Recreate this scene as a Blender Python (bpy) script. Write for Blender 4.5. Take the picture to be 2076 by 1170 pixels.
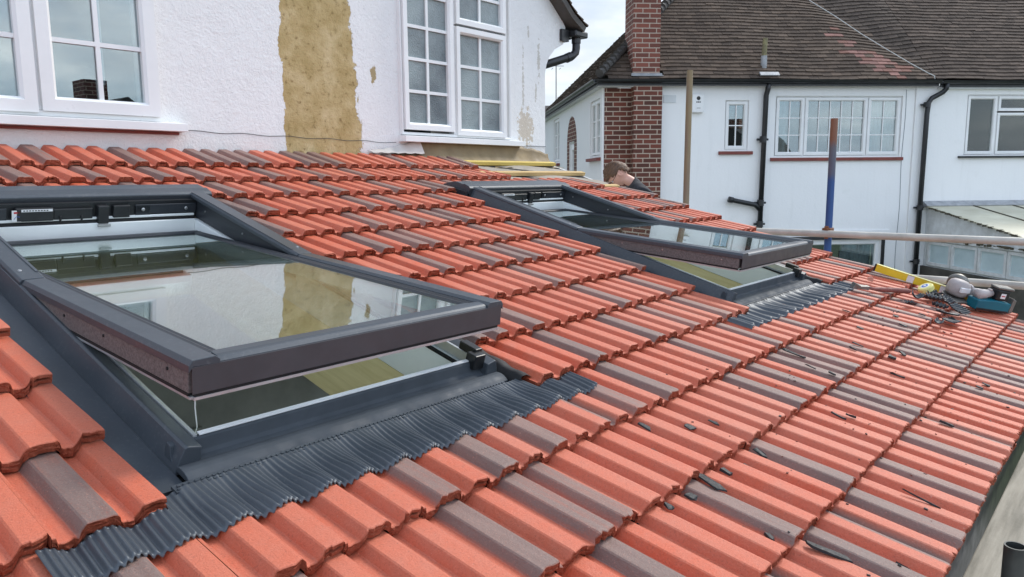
import bpy, bmesh, math, random
import numpy as np
from mathutils import Matrix, Vector, noise
R = math.radians
random.seed(7); rng = np.random.default_rng(7)
for o in list(bpy.data.objects): bpy.data.objects.remove(o)
SC = bpy.context.scene; COL = SC.collection
# ------------------------------------------------------------------ camera, sky, sun, exposure
cam = bpy.data.objects.new("camera", bpy.data.cameras.new("camera")); COL.objects.link(cam)
cam.data.sensor_width = 36; cam.data.lens = 26.495
cam.data.clip_start = .02; cam.data.clip_end = 600
cam.matrix_world = Matrix(((0.6466389, 0.1151866, -0.7540492, -1.40783545), (-0.7627534, 0.0871617, -0.6407886, -0.29190646),
                           (-0.0080860, 0.9895125, 0.1442211, 0.89796248), (0, 0, 0, 1)))
SC.camera = cam
SUN_EL, SUN_AZ = 43, -8          # sun direction: elevation, azimuth from +X (degrees)
w = bpy.data.worlds.new("World"); SC.world = w; w.use_nodes = True
nt = w.node_tree; nt.nodes.clear()
def N(t, typ, **k):
    n = t.nodes.new(typ)
    for a, b in k.items():
        if hasattr(n, a) and not a[0].isupper(): setattr(n, a, b)
    return n
out = N(nt, 'ShaderNodeOutputWorld'); bg = N(nt, 'ShaderNodeBackground'); bg.inputs[1].default_value = .145
sky = N(nt, 'ShaderNodeTexSky'); sky.sky_type = 'NISHITA'; sky.sun_disc = False
sky.sun_elevation = R(SUN_EL); sky.sun_rotation = R(90 - SUN_AZ); sky.air_density = 1.3; sky.dust_density = 2.0; sky.ozone_density = 2.0
tc = N(nt, 'ShaderNodeTexCoord'); mp = N(nt, 'ShaderNodeMapping'); mp.inputs['Scale'].default_value = (1.6, 1.6, 4.2)
mp.inputs['Location'].default_value = (.35, .2, .5)
nz = N(nt, 'ShaderNodeTexNoise'); nz.inputs['Scale'].default_value = 2.2; nz.inputs['Detail'].default_value = 7; nz.inputs['Roughness'].default_value = .55
rp = N(nt, 'ShaderNodeValToRGB'); rp.color_ramp.elements[0].position = .44; rp.color_ramp.elements[1].position = .72
mx = N(nt, 'ShaderNodeMixRGB')
nz2 = N(nt, 'ShaderNodeTexNoise'); nz2.inputs['Scale'].default_value = 3.1; nz2.inputs['Detail'].default_value = 5
rp2 = N(nt, 'ShaderNodeValToRGB'); rp2.color_ramp.elements[0].color = (4.7, 4.95, 5.3, 1); rp2.color_ramp.elements[1].color = (8.7, 8.7, 8.7, 1)
rp2.color_ramp.elements[0].position = .35; rp2.color_ramp.elements[1].position = .65
L = nt.links.new
L(tc.outputs['Generated'], mp.inputs[0]); L(mp.outputs[0], nz.inputs[0]); L(mp.outputs[0], nz2.inputs[0])
L(nz.outputs[0], rp.inputs[0]); L(nz2.outputs[0], rp2.inputs[0]); L(rp.outputs[0], mx.inputs[0])
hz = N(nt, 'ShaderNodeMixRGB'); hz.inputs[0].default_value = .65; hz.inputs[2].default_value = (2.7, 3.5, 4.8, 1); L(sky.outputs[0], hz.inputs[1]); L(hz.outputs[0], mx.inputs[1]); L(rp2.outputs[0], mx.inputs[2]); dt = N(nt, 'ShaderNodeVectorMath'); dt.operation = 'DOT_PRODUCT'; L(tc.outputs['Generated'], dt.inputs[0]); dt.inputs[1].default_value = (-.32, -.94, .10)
mr = N(nt, 'ShaderNodeMapRange'); mr.inputs['From Min'].default_value = -.1; mr.inputs['From Max'].default_value = .95; mr.inputs['To Min'].default_value = 1.0; mr.inputs['To Max'].default_value = 1.9; L(dt.outputs['Value'], mr.inputs[0])  # extra sky glow behind the camera, added to brighten the walls facing it
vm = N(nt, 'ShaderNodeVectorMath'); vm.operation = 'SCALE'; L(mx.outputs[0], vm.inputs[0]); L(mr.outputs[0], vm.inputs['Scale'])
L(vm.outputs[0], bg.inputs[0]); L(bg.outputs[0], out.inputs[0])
sun = bpy.data.objects.new("sun", bpy.data.lights.new("sun", 'SUN')); COL.objects.link(sun)
sun.data.energy = 2.3; sun.data.angle = R(16); sun.data.color = (1, .965, .90)
sd = Vector((math.cos(R(SUN_EL)) * math.cos(R(SUN_AZ)), math.cos(R(SUN_EL)) * math.sin(R(SUN_AZ)), math.sin(R(SUN_EL))))
sun.rotation_euler = sd.to_track_quat('Z', 'Y').to_euler()
SC.view_settings.view_transform = 'Standard'; SC.view_settings.look = 'None'; SC.view_settings.gamma = 1
SC.view_settings.exposure = 0.34
SC.render.engine = 'CYCLES'
SC.cycles.max_bounces = 8; SC.cycles.transparent_max_bounces = 12

# ------------------------------------------------------------------ materials
MATS = {}
def new_mat(name):
    m = bpy.data.materials.new(name); m.use_nodes = True; MATS[name] = m
    t = m.node_tree; b = t.nodes['Principled BSDF']
    return m, t, b, t.links.new
def ramp(t, fac, stops):
    r = N(t, 'ShaderNodeValToRGB'); e = r.color_ramp.elements
    e[0].position, e[0].color = stops[0][0], tuple(stops[0][1]) + (1,)
    e[1].position, e[1].color = stops[-1][0], tuple(stops[-1][1]) + (1,)
    for p, c in stops[1:-1]:
        x = e.new(p); x.color = tuple(c) + (1,)
    t.links.new(fac, r.inputs[0]); return r.outputs[0]
def tex_noise(t, vec, scale, detail=4, rough=.55, dist=0):
    n = N(t, 'ShaderNodeTexNoise'); n.inputs['Scale'].default_value = scale; n.inputs['Detail'].default_value = detail
    n.inputs['Roughness'].default_value = rough; n.inputs['Distortion'].default_value = dist
    if vec is not None: t.links.new(vec, n.inputs[0])
    return n.outputs[0]
def obj_co(t, scale=(1, 1, 1)):
    c = N(t, 'ShaderNodeTexCoord'); m = N(t, 'ShaderNodeMapping'); m.inputs['Scale'].default_value = scale
    t.links.new(c.outputs['Object'], m.inputs[0]); return m.outputs[0]
def mixc(t, fac, a, b, mode='MIX'):
    m = N(t, 'ShaderNodeMixRGB'); m.blend_type = mode
    for i, v in enumerate((fac, a, b)):
        if isinstance(v, (int, float)): m.inputs[i].default_value = v
        elif isinstance(v, (tuple, list)): m.inputs[i].default_value = tuple(v) + (1,) if len(v) == 3 else v
        else: t.links.new(v, m.inputs[i])
    return m.outputs[0]
def math_n(t, op, a, b=0.0, clamp=False):
    m = N(t, 'ShaderNodeMath'); m.operation = op; m.use_clamp = clamp
    for i, v in enumerate((a, b)):
        if isinstance(v, (int, float)): m.inputs[i].default_value = v
        else: t.links.new(v, m.inputs[i])
    return m.outputs[0]
def bump(t, b, h, strength=.3, dist=.01):
    n = N(t, 'ShaderNodeBump'); n.inputs['Strength'].default_value = strength; n.inputs['Distance'].default_value = dist
    t.links.new(h, n.inputs['Height']); t.links.new(n.outputs[0], b.inputs['Normal'])
def mat(name, c1, c2=None, rough=.6, scale=6, metal=0, bmp=0, bscale=60, spec=.5, streak=(1, 1, 1), dist=.004):
    """a plain material whose colour and roughness wander a little between c1 and c2"""
    m, t, b, l = new_mat(name); c2 = c2 or tuple(x * .78 for x in c1)
    co = obj_co(t, streak)
    n = tex_noise(t, co, scale, 6, .6)
    l(ramp(t, n, [(.32, c2), (.68, c1)]), b.inputs['Base Color'])
    r = ramp(t, tex_noise(t, co, scale * 2.3, 4), [(.3, (rough * .8,) * 3), (.7, (min(1, rough * 1.2),) * 3)]); l(r, b.inputs['Roughness'])
    b.inputs['Metallic'].default_value = metal; b.inputs['Specular IOR Level'].default_value = spec
    if bmp: bump(t, b, tex_noise(t, obj_co(t), bscale, 5, .6), bmp, dist)
    return m
M = MATS
# roof tiles: colour comes from an attribute (grey streak, tint, broken edge)
m, t, b, l = new_mat('tile'); at = N(t, 'ShaderNodeAttribute'); at.attribute_name = 'tile'
sp = N(t, 'ShaderNodeSeparateColor'); l(at.outputs['Color'], sp.inputs[0])
co = obj_co(t); n1 = tex_noise(t, co, 22, 5, .6); n2 = tex_noise(t, co, 420, 3, .7); n3 = tex_noise(t, obj_co(t, (30, 3.5, 3.5)), 2.2, 4, .6)
red = mixc(t, sp.outputs[1], (.57, .092, .030), (.56, .140, .072))
red = mixc(t, ramp(t, n1, [(.35, (0,) * 3), (.75, (.55,) * 3)]), red, (.50, .15, .09))
grit = tex_noise(t, co, 210, 4, .8)
grey = mixc(t, n3, (.085, .064, .058), (.225, .175, .152))
gm = math_n(t, 'ADD', sp.outputs[0], math_n(t, 'MULTIPLY', math_n(t, 'SUBTRACT', n3, .5), .55))
gm = math_n(t, 'ADD', gm, math_n(t, 'MULTIPLY', math_n(t, 'SUBTRACT', n2, .5), .5))
gmr = N(t, 'ShaderNodeMapRange'); gmr.inputs['From Min'].default_value = .28; gmr.inputs['From Max'].default_value = .72; gmr.clamp = True; l(gm, gmr.inputs[0])
c = mixc(t, math_n(t, 'MULTIPLY', gmr.outputs[0], .93), red, grey)
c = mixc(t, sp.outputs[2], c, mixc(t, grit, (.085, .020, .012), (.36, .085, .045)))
c = mixc(t, ramp(t, grit, [(.30, (.65,) * 3), (.46, (0,) * 3)]), c, (.22, .06, .032))
c = mixc(t, ramp(t, grit, [(.56, (0,) * 3), (.70, (.40,) * 3)]), c, (.68, .26, .17))
spk = tex_noise(t, co, 150, 2, .5)
c = mixc(t, ramp(t, spk, [(.74, (0,) * 3), (.80, (.6,) * 3)]), c, (.62, .42, .34))
big = tex_noise(t, co, 1.3, 3)
c = mixc(t, ramp(t, big, [(.4, (0,) * 3), (.7, (.25,) * 3)]), c, (.58, .24, .16))
l(c, b.inputs['Base Color']); b.inputs['Roughness'].default_value = .55; l(math_n(t, 'MULTIPLY', math_n(t, 'SUBTRACT', 1, sp.outputs[2], True), .65), b.inputs['Specular IOR Level'])
bh = math_n(t, 'ADD', math_n(t, 'MULTIPLY', n2, .6), math_n(t, 'MULTIPLY', tex_noise(t, co, 95, 4), 1.0))
bump(t, b, math_n(t, 'ADD', bh, grit), .55, .0026)
# roughcast house wall with an ochre unpainted strip and peeled places
m, t, b, l = new_mat('house_render'); co = obj_co(t); sx = N(t, 'ShaderNodeSeparateXYZ'); l(co, sx.inputs[0])
rough_n = tex_noise(t, co, 75, 5, .62); mid = tex_noise(t, co, 7, 6, .65); fine = tex_noise(t, co, 28, 4, .7)
wob = math_n(t, 'MULTIPLY', math_n(t, 'SUBTRACT', tex_noise(t, co, 6, 6, .75), .5), .13)
wob2 = math_n(t, 'MULTIPLY', math_n(t, 'SUBTRACT', tex_noise(t, obj_co(t, (1, 1, .6)), 9, 7, .8), .5), .26)
xl = math_n(t, 'ADD', sx.outputs[0], wob)
# the right edge of the strip leans outwards towards the bottom
xr = math_n(t, 'ADD', math_n(t, 'ADD', sx.outputs[0], wob2), math_n(t, 'MULTIPLY', math_n(t, 'SUBTRACT', sx.outputs[2], 1.1), .075))
inl = math_n(t, 'GREATER_THAN', xl, 1.312); inr = math_n(t, 'LESS_THAN', xr, 1.905); strip = math_n(t, 'MULTIPLY', inl, inr)
white = mixc(t, mid, (.75, .74, .725), (.87, .865, .85))
white = mixc(t, ramp(t, tex_noise(t, obj_co(t, (1, 1, 2.2)), 38, 4, .7), [(.26, (.75,) * 3), (.36, (0,) * 3)]), white, (.42, .41, .42))
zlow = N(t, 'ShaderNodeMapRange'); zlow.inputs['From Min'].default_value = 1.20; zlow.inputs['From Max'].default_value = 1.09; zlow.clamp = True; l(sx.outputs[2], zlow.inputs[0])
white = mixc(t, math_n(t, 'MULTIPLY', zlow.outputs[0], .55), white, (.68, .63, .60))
och = ramp(t, mid, [(.28, (.37, .265, .105)), (.5, (.47, .35, .165)), (.72, (.60, .475, .27))])
och = mixc(t, ramp(t, fine, [(.30, (.8,) * 3), (.42, (0,) * 3)]), och, (.17, .11, .045))
def blob(cx, cz, rx, rz, thr=.55, noise_amt=1.0):
    a = math_n(t, 'DIVIDE', math_n(t, 'SUBTRACT', sx.outputs[0], cx), rx); bz = math_n(t, 'DIVIDE', math_n(t, 'SUBTRACT', sx.outputs[2], cz), rz)
    r2 = math_n(t, 'ADD', math_n(t, 'MULTIPLY', a, a), math_n(t, 'MULTIPLY', bz, bz))
    return math_n(t, 'LESS_THAN', math_n(t, 'ADD', r2, math_n(t, 'MULTIPLY', math_n(t, 'SUBTRACT', fine, .5), 3.2 * noise_amt)), thr)
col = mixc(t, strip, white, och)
for a in ((3.66, 1.33, .13, .20), (3.60, 1.14, .10, .06), (2.02, 1.60, .03, .08)):
    col = mixc(t, math_n(t, 'MULTIPLY', blob(*a), 1), col, (.60, .53, .44) if a[0] > 3 else (.40, .31, .17))
for a in ((3.63, 1.70, .02, .35), (3.84, 1.90, .03, .22), (3.80, 1.62, .02, .12), (3.70, 2.1, .02, .10)):
    col = mixc(t, blob(*a, .35, 1.2), col, (.58, .55, .50))
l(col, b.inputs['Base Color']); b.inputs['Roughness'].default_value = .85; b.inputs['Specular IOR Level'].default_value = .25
hgt = math_n(t, 'ADD', math_n(t, 'MULTIPLY', rough_n, 1.0), math_n(t, 'MULTIPLY', tex_noise(t, co, 24, 5), .9))
hgt = math_n(t, 'SUBTRACT', hgt, math_n(t, 'MULTIPLY', strip, 1.1))
bump(t, b, hgt, .75, .006)
# neighbour's smooth painted wall
m, t, b, l = new_mat('painted_wall'); co = obj_co(t); mid = tex_noise(t, co, 1.1, 6, .6); fine = tex_noise(t, co, 30, 4, .6)
streaks = tex_noise(t, obj_co(t, (5, 5, .5)), 2, 5, .6)
c = mixc(t, mid, (.83, .83, .82), (.89, .885, .87)); c = mixc(t, ramp(t, streaks, [(.54, (0,) * 3), (.8, (.22,) * 3)]), c, (.62, .62, .59))
c = mixc(t, ramp(t, tex_noise(t, co, 2.6, 6, .7), [(.60, (0,) * 3), (.72, (.25,) * 3)]), c, (.66, .66, .63))
l(c, b.inputs['Base Color']); b.inputs['Roughness'].default_value = .75
bump(t, b, math_n(t, 'ADD', fine, math_n(t, 'MULTIPLY', tex_noise(t, co, 3.5, 3), 2)), .25, .01)
def brick_mat(name, mapping):
    m, t, b, l = new_mat(name); c0 = N(t, 'ShaderNodeTexCoord'); s = N(t, 'ShaderNodeSeparateXYZ'); l(c0.outputs['Object'], s.inputs[0])
    cb = N(t, 'ShaderNodeCombineXYZ'); a = math_n(t, 'ADD', s.outputs[0], s.outputs[1])
    l(a, cb.inputs[0]); l(s.outputs[2], cb.inputs[1])
    nn = tex_noise(t, c0.outputs['Object'], 11, 4)
    v = N(t, 'ShaderNodeVectorMath'); v.operation = 'MULTIPLY_ADD'; l(nn, v.inputs[0]); v.inputs[1].default_value = (.006, .004, 0); l(cb.outputs[0], v.inputs[2])
    k = N(t, 'ShaderNodeTexBrick'); k.offset = .5; l(v.outputs[0], k.inputs['Vector'])
    k.inputs['Scale'].default_value = 1; k.inputs['Brick Width'].default_value = .225; k.inputs['Row Height'].default_value = .0755
    k.inputs['Mortar Size'].default_value = .0085; k.inputs['Mortar Smooth'].default_value = .12; k.inputs['Bias'].default_value = -.1
    k.inputs['Color1'].default_value = mapping[0] + (1,); k.inputs['Color2'].default_value = mapping[1] + (1,); k.inputs['Mortar'].default_value = mapping[2] + (1,)
    f = tex_noise(t, c0.outputs['Object'], 45, 4, .7)
    c = mixc(t, math_n(t, 'MULTIPLY', f, .7), k.outputs[0], mixc(t, .5, k.outputs[0], (.05, .03, .025)), 'MIX')
    l(c, b.inputs['Base Color']); b.inputs['Roughness'].default_value = .85
    bump(t, b, math_n(t, 'ADD', math_n(t, 'MULTIPLY', k.outputs[1], -1), math_n(t, 'MULTIPLY', f, .3)), .6, .008)
    return m
brick_mat('brick', ((.095, .033, .022), (.21, .055, .033), (.52, .42, .33)))
brick_mat('brick_high', ((.17, .055, .038), (.28, .085, .055), (.50, .40, .32)))
# old plain clay tiles, colour per tile from an attribute
m, t, b, l = new_mat('plain_tile'); at = N(t, 'ShaderNodeAttribute'); at.attribute_name = 'tile'
co = obj_co(t); f = tex_noise(t, co, 60, 4, .7)
c = mixc(t, ramp(t, f, [(.35, (0,) * 3), (.7, (.35,) * 3)]), at.outputs['Color'], (.15, .13, .11))
c = mixc(t, ramp(t, tex_noise(t, co, .9, 4), [(.35, (0,) * 3), (.7, (.5,) * 3)]), c, mixc(t, 1.0, c, (.62, .60, .60), 'MULTIPLY'))
lich = tex_noise(t, co, 17, 5, .7); c = mixc(t, ramp(t, lich, [(.66, (0,) * 3), (.75, (.6,) * 3)]), c, (.33, .31, .25))
l(c, b.inputs['Base Color']); b.inputs['Roughness'].default_value = .9; b.inputs['Specular IOR Level'].default_value = .2; bump(t, b, f, .5, .01)
# powder-coated cladding of the roof windows
m, t, b, l = new_mat('grey_cladding'); co = obj_co(t)
n = tex_noise(t, co, 5, 5, .6); dust = tex_noise(t, co, 90, 5, .7)
c = mixc(t, n, (.046, .055, .066), (.068, .079, .093)); c = mixc(t, ramp(t, dust, [(.55, (0,) * 3), (.8, (.35,) * 3)]), c, (.20, .21, .21))
l(c, b.inputs['Base Color']); b.inputs['Metallic'].default_value = .12; l(ramp(t, n, [(.3, (.32,) * 3), (.7, (.46,) * 3)]), b.inputs['Roughness'])
l(mixc(t, tex_noise(t, obj_co(t, (1, 1, 1)), 2.3, 6, .7), (.85,) * 3, (1, 1, 1)), N(t, 'ShaderNodeMixRGB').inputs[1])
mat('matt_cladding', (.060, .070, .083), (.042, .050, .060), rough=.7, scale=8, spec=.35)
m, t, b, l = new_mat('dark_cladding'); co = obj_co(t)
n = tex_noise(t, co, 6, 5, .6); dust = tex_noise(t, co, 160, 4, .7)
c = mixc(t, n, (.018, .021, .026), (.032, .036, .043)); c = mixc(t, ramp(t, dust, [(.55, (0,) * 3), (.8, (.3,) * 3)]), c, (.10, .10, .10))
l(c, b.inputs['Base Color']); b.inputs['Roughness'].default_value = .38
mat('bronze_cladding', (.062, .058, .064), (.046, .043, .048), rough=.42, scale=9)
m, t, b, l = new_mat('foam_side'); co = obj_co(t)
n = tex_noise(t, co, 170, 3, .75); n2 = tex_noise(t, co, 14, 4)
c = mixc(t, ramp(t, n, [(.35, (0,) * 3), (.65, (1,) * 3)]), (.075, .062, .060), (.20, .175, .165)); c = mixc(t, math_n(t, 'MULTIPLY', n2, .5), c, (.12, .10, .10)); l(c, b.inputs['Base Color']); b.inputs['Roughness'].default_value = .7; bump(t, b, n, .4, .002)
m, t, b, l = new_mat('lead_apron'); co = obj_co(t)
n = tex_noise(t, obj_co(t, (14, 2, 2)), 2.2, 5, .65); dust = tex_noise(t, co, 130, 5, .7)
c = mixc(t, n, (.050, .060, .072), (.095, .108, .124)); c = mixc(t, ramp(t, dust, [(.60, (0,) * 3), (.8, (.5,) * 3)]), c, (.25, .25, .24))
l(c, b.inputs['Base Color']); b.inputs['Metallic'].default_value = .3; b.inputs['Roughness'].default_value = .45; bump(t, b, dust, .2, .002)
mat('alu', (.62, .64, .65), (.48, .5, .51), rough=.35, scale=14, metal=.6)
mat('timber_pale', (.84, .72, .42), (.70, .58, .30), rough=.7, scale=3, streak=(14, 1.2, 14), bmp=.2)
mat('white_lining', (.86, .88, .87), (.76, .79, .78), rough=.45, scale=3)
mat('black_plastic', (.014, .015, .017), (.008, .009, .010), rough=.4, scale=20)
mat('rubber', (.01, .01, .011), rough=.7)
mat('screw', (.45, .45, .45), rough=.3, metal=.8)
mat('upvc', (.84, .84, .83), (.75, .75, .74), rough=.32, scale=2.5)
mat('upvc_line', (.30, .31, .33), rough=.6)
mat('red_sill', (.24, .055, .042), (.16, .04, .032), rough=.65, scale=8, bmp=.2)
mat('black_paint', (.012, .013, .015), (.022, .023, .025), rough=.35, scale=8)
mat('dark_sill', (.03, .035, .035), rough=.6)
mat('timber', (.62, .44, .20), (.47, .31, .12), rough=.75, scale=3, streak=(1.2, 14, 14), bmp=.25)
mat('timber_treated', (.66, .50, .13), (.55, .38, .09), rough=.7, scale=3, streak=(1.2, 14, 14), bmp=.2)
mat('old_board', (.40, .36, .29), (.20, .18, .14), rough=.9, scale=3.5, streak=(.8, 9, 9), bmp=.4, bscale=40)
mat('membrane', (.27, .20, .105), (.17, .12, .065), rough=.7, scale=3.5, bmp=.25, bscale=25)
mat('membrane_pale', (.60, .56, .52), (.46, .42, .38), rough=.7, scale=4)
mat('membrane_grey', (.36, .32, .27), (.26, .225, .18), rough=.8, scale=5)
mat('felt_black', (.012, .012, .013), rough=.85, bmp=.3)
mat('plaster_room', (.62, .64, .60), (.40, .42, .39), rough=.9, scale=2.5, bmp=.2)
mat('room_floor', (.42, .40, .36), (.28, .26, .23), rough=.9, scale=3)
mat('steel_tube', (.56, .54, .48), (.36, .34, .30), rough=.6, scale=5, bmp=.25, metal=.15, streak=(1, 1, 1))
mat('tube_bare', (.10, .105, .10), (.045, .047, .045), rough=.45, scale=9, metal=.4)
mat('rust', (.24, .10, .045), (.12, .055, .03), rough=.85, scale=25, bmp=.3)
mat('grass', (.06, .09, .03), (.03, .05, .02), rough=.95, scale=1.5, bmp=.5)
mat('paving', (.36, .35, .32), (.26, .25, .23), rough=.9, scale=1.5, bmp=.3)
mat('tile_pink', (.62, .34, .26), (.52, .25, .18), rough=.8, bmp=.3)
mat('shard', (.010, .011, .012), (.026, .028, .030), rough=.6, scale=60, bmp=.6, bscale=220)
mat('lead_scrap', (.07, .08, .088), (.028, .032, .036), rough=.5, scale=30, metal=.3, bmp=.3)
mat('yellow', (.80, .62, .04), (.66, .49, .03), rough=.35, scale=7)
mat('pale_yellow', (.85, .80, .30), rough=.4)
mat('teal', (.004, .15, .20), (.003, .11, .16), rough=.4, scale=9)
mat('tool_grey', (.50, .45, .43), (.36, .32, .31), rough=.55, scale=12, bmp=.2)
mat('tool_dark', (.09, .085, .08), (.05, .047, .045), rough=.5, scale=15)
mat('handle_red', (.25, .085, .07), (.17, .06, .05), rough=.7, scale=20, bmp=.3)
mat('steel_dull', (.26, .25, .23), (.15, .145, .13), rough=.45, metal=.5, scale=15)
mat('sticker', (.80, .80, .80), (.72, .72, .73), rough=.5)
mat('ink_red', (.55, .05, .06), rough=.6); mat('ink_black', (.03, .03, .03), rough=.6); mat('ink_blue', (.06, .16, .55), rough=.5)
mat('skin', (.64, .37, .29), (.56, .29, .22), rough=.55, scale=12)
mat('hair', (.15, .075, .038), (.06, .030, .016), rough=.6, scale=30, streak=(1, 1, 4), bmp=.7, bscale=140)
mat('shirt', (.022, .023, .030), (.013, .014, .019), rough=.9, scale=10, bmp=.3)
mat('trousers', (.03, .035, .05), rough=.9)
mat('lead_flash', (.42, .43, .44), (.26, .27, .28), rough=.55, scale=9, bmp=.4, bscale=20)
mat('pipe_old', (.27, .24, .12), (.14, .12, .075), rough=.85, scale=12, bmp=.4)
mat('leanto_sheet', (.60, .575, .44), (.50, .47, .34), rough=.5, scale=2)
mat('leanto_wood', (.80, .82, .82), (.62, .63, .61), rough=.7, scale=7, bmp=.3)
mat('moss', (.055, .05, .035), (.11, .095, .06), rough=.95, scale=30, bmp=.6)
mat('old_render', (.13, .12, .10), (.05, .048, .04), rough=.95, scale=3.5, bmp=.5)
mat('curtain', (.55, .57, .55), (.40, .42, .40), rough=.9)
mat('cable', (.55, .55, .52), rough=.6)
mat('soffit', (.72, .74, .75), (.62, .64, .64), rough=.7, scale=3)
mat('clay_red', (.42, .10, .06), rough=.8)
mat('far_roof', (.085, .078, .072), (.06, .055, .05), rough=.9)
mat('blind', (.60, .72, .74), (.48, .60, .62), rough=.6, scale=3)
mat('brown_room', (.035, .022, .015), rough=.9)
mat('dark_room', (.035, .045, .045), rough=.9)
mat('dark_leaf', (.03, .05, .02), rough=.8)
def glass_mat(name, ior=1.5, tint=(.92, .96, .95), wavy=0, wscale=90, boost=1.0, rough=0.0, base=0.0):
    m = bpy.data.materials.new(name); MATS[name] = m; m.use_nodes = True; t = m.node_tree; t.nodes.clear(); l = t.links.new
    o = N(t, 'ShaderNodeOutputMaterial'); g = N(t, 'ShaderNodeBsdfGlossy'); g.inputs['Roughness'].default_value = rough; g.inputs[0].default_value = (.93, .97, .96, 1)
    tr = N(t, 'ShaderNodeBsdfTransparent'); tr.inputs[0].default_value = tint + (1,)
    fr = N(t, 'ShaderNodeFresnel'); gi = N(t, 'ShaderNodeNewGeometry')
    l(math_n(t, 'ADD', ior, math_n(t, 'MULTIPLY', gi.outputs['Backfacing'], 1 / ior - ior)), fr.inputs[0])
    mixs = N(t, 'ShaderNodeMixShader')
    f = math_n(t, 'ADD', math_n(t, 'MULTIPLY', fr.outputs[0], boost), base, True)
    l(f, mixs.inputs[0]); l(tr.outputs[0], mixs.inputs[1]); l(g.outputs[0], mixs.inputs[2]); l(mixs.outputs[0], o.inputs[0])
    co = obj_co(t); h = tex_noise(t, co, wscale, 3, .5); bn = N(t, 'ShaderNodeBump'); bn.inputs['Strength'].default_value = wavy; bn.inputs['Distance'].default_value = .002
    l(h, bn.inputs['Height']); l(bn.outputs[0], g.inputs['Normal'])
    return m
glass_mat('roof_glass', 1.85, (.84, .90, .87), .015, 3, 1.45)
glass_mat('window_glass', 1.6, (.70, .78, .80), .004, 2, 1.5, base=.13)
glass_mat('clear_dark_glass', 1.5, (.75, .80, .80), .004, 2, 1.3)
m, t, b, l = new_mat('obscured_glass'); co = obj_co(t); v = N(t, 'ShaderNodeTexVoronoi'); v.inputs['Scale'].default_value = 120; l(co, v.inputs[0])
n = ramp(t, tex_noise(t, co, 1.6, 5, .6), [(.35, (0,) * 3), (.62, (1,) * 3)]); c = mixc(t, n, (.09, .11, .12), (.27, .32, .32)); l(c, b.inputs['Base Color'])
b.inputs['Roughness'].default_value = .16; b.inputs['IOR'].default_value = 1.7; bump(t, b, math_n(t, 'ADD', v.outputs[0], tex_noise(t, co, 60, 3)), .6, .004)

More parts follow.
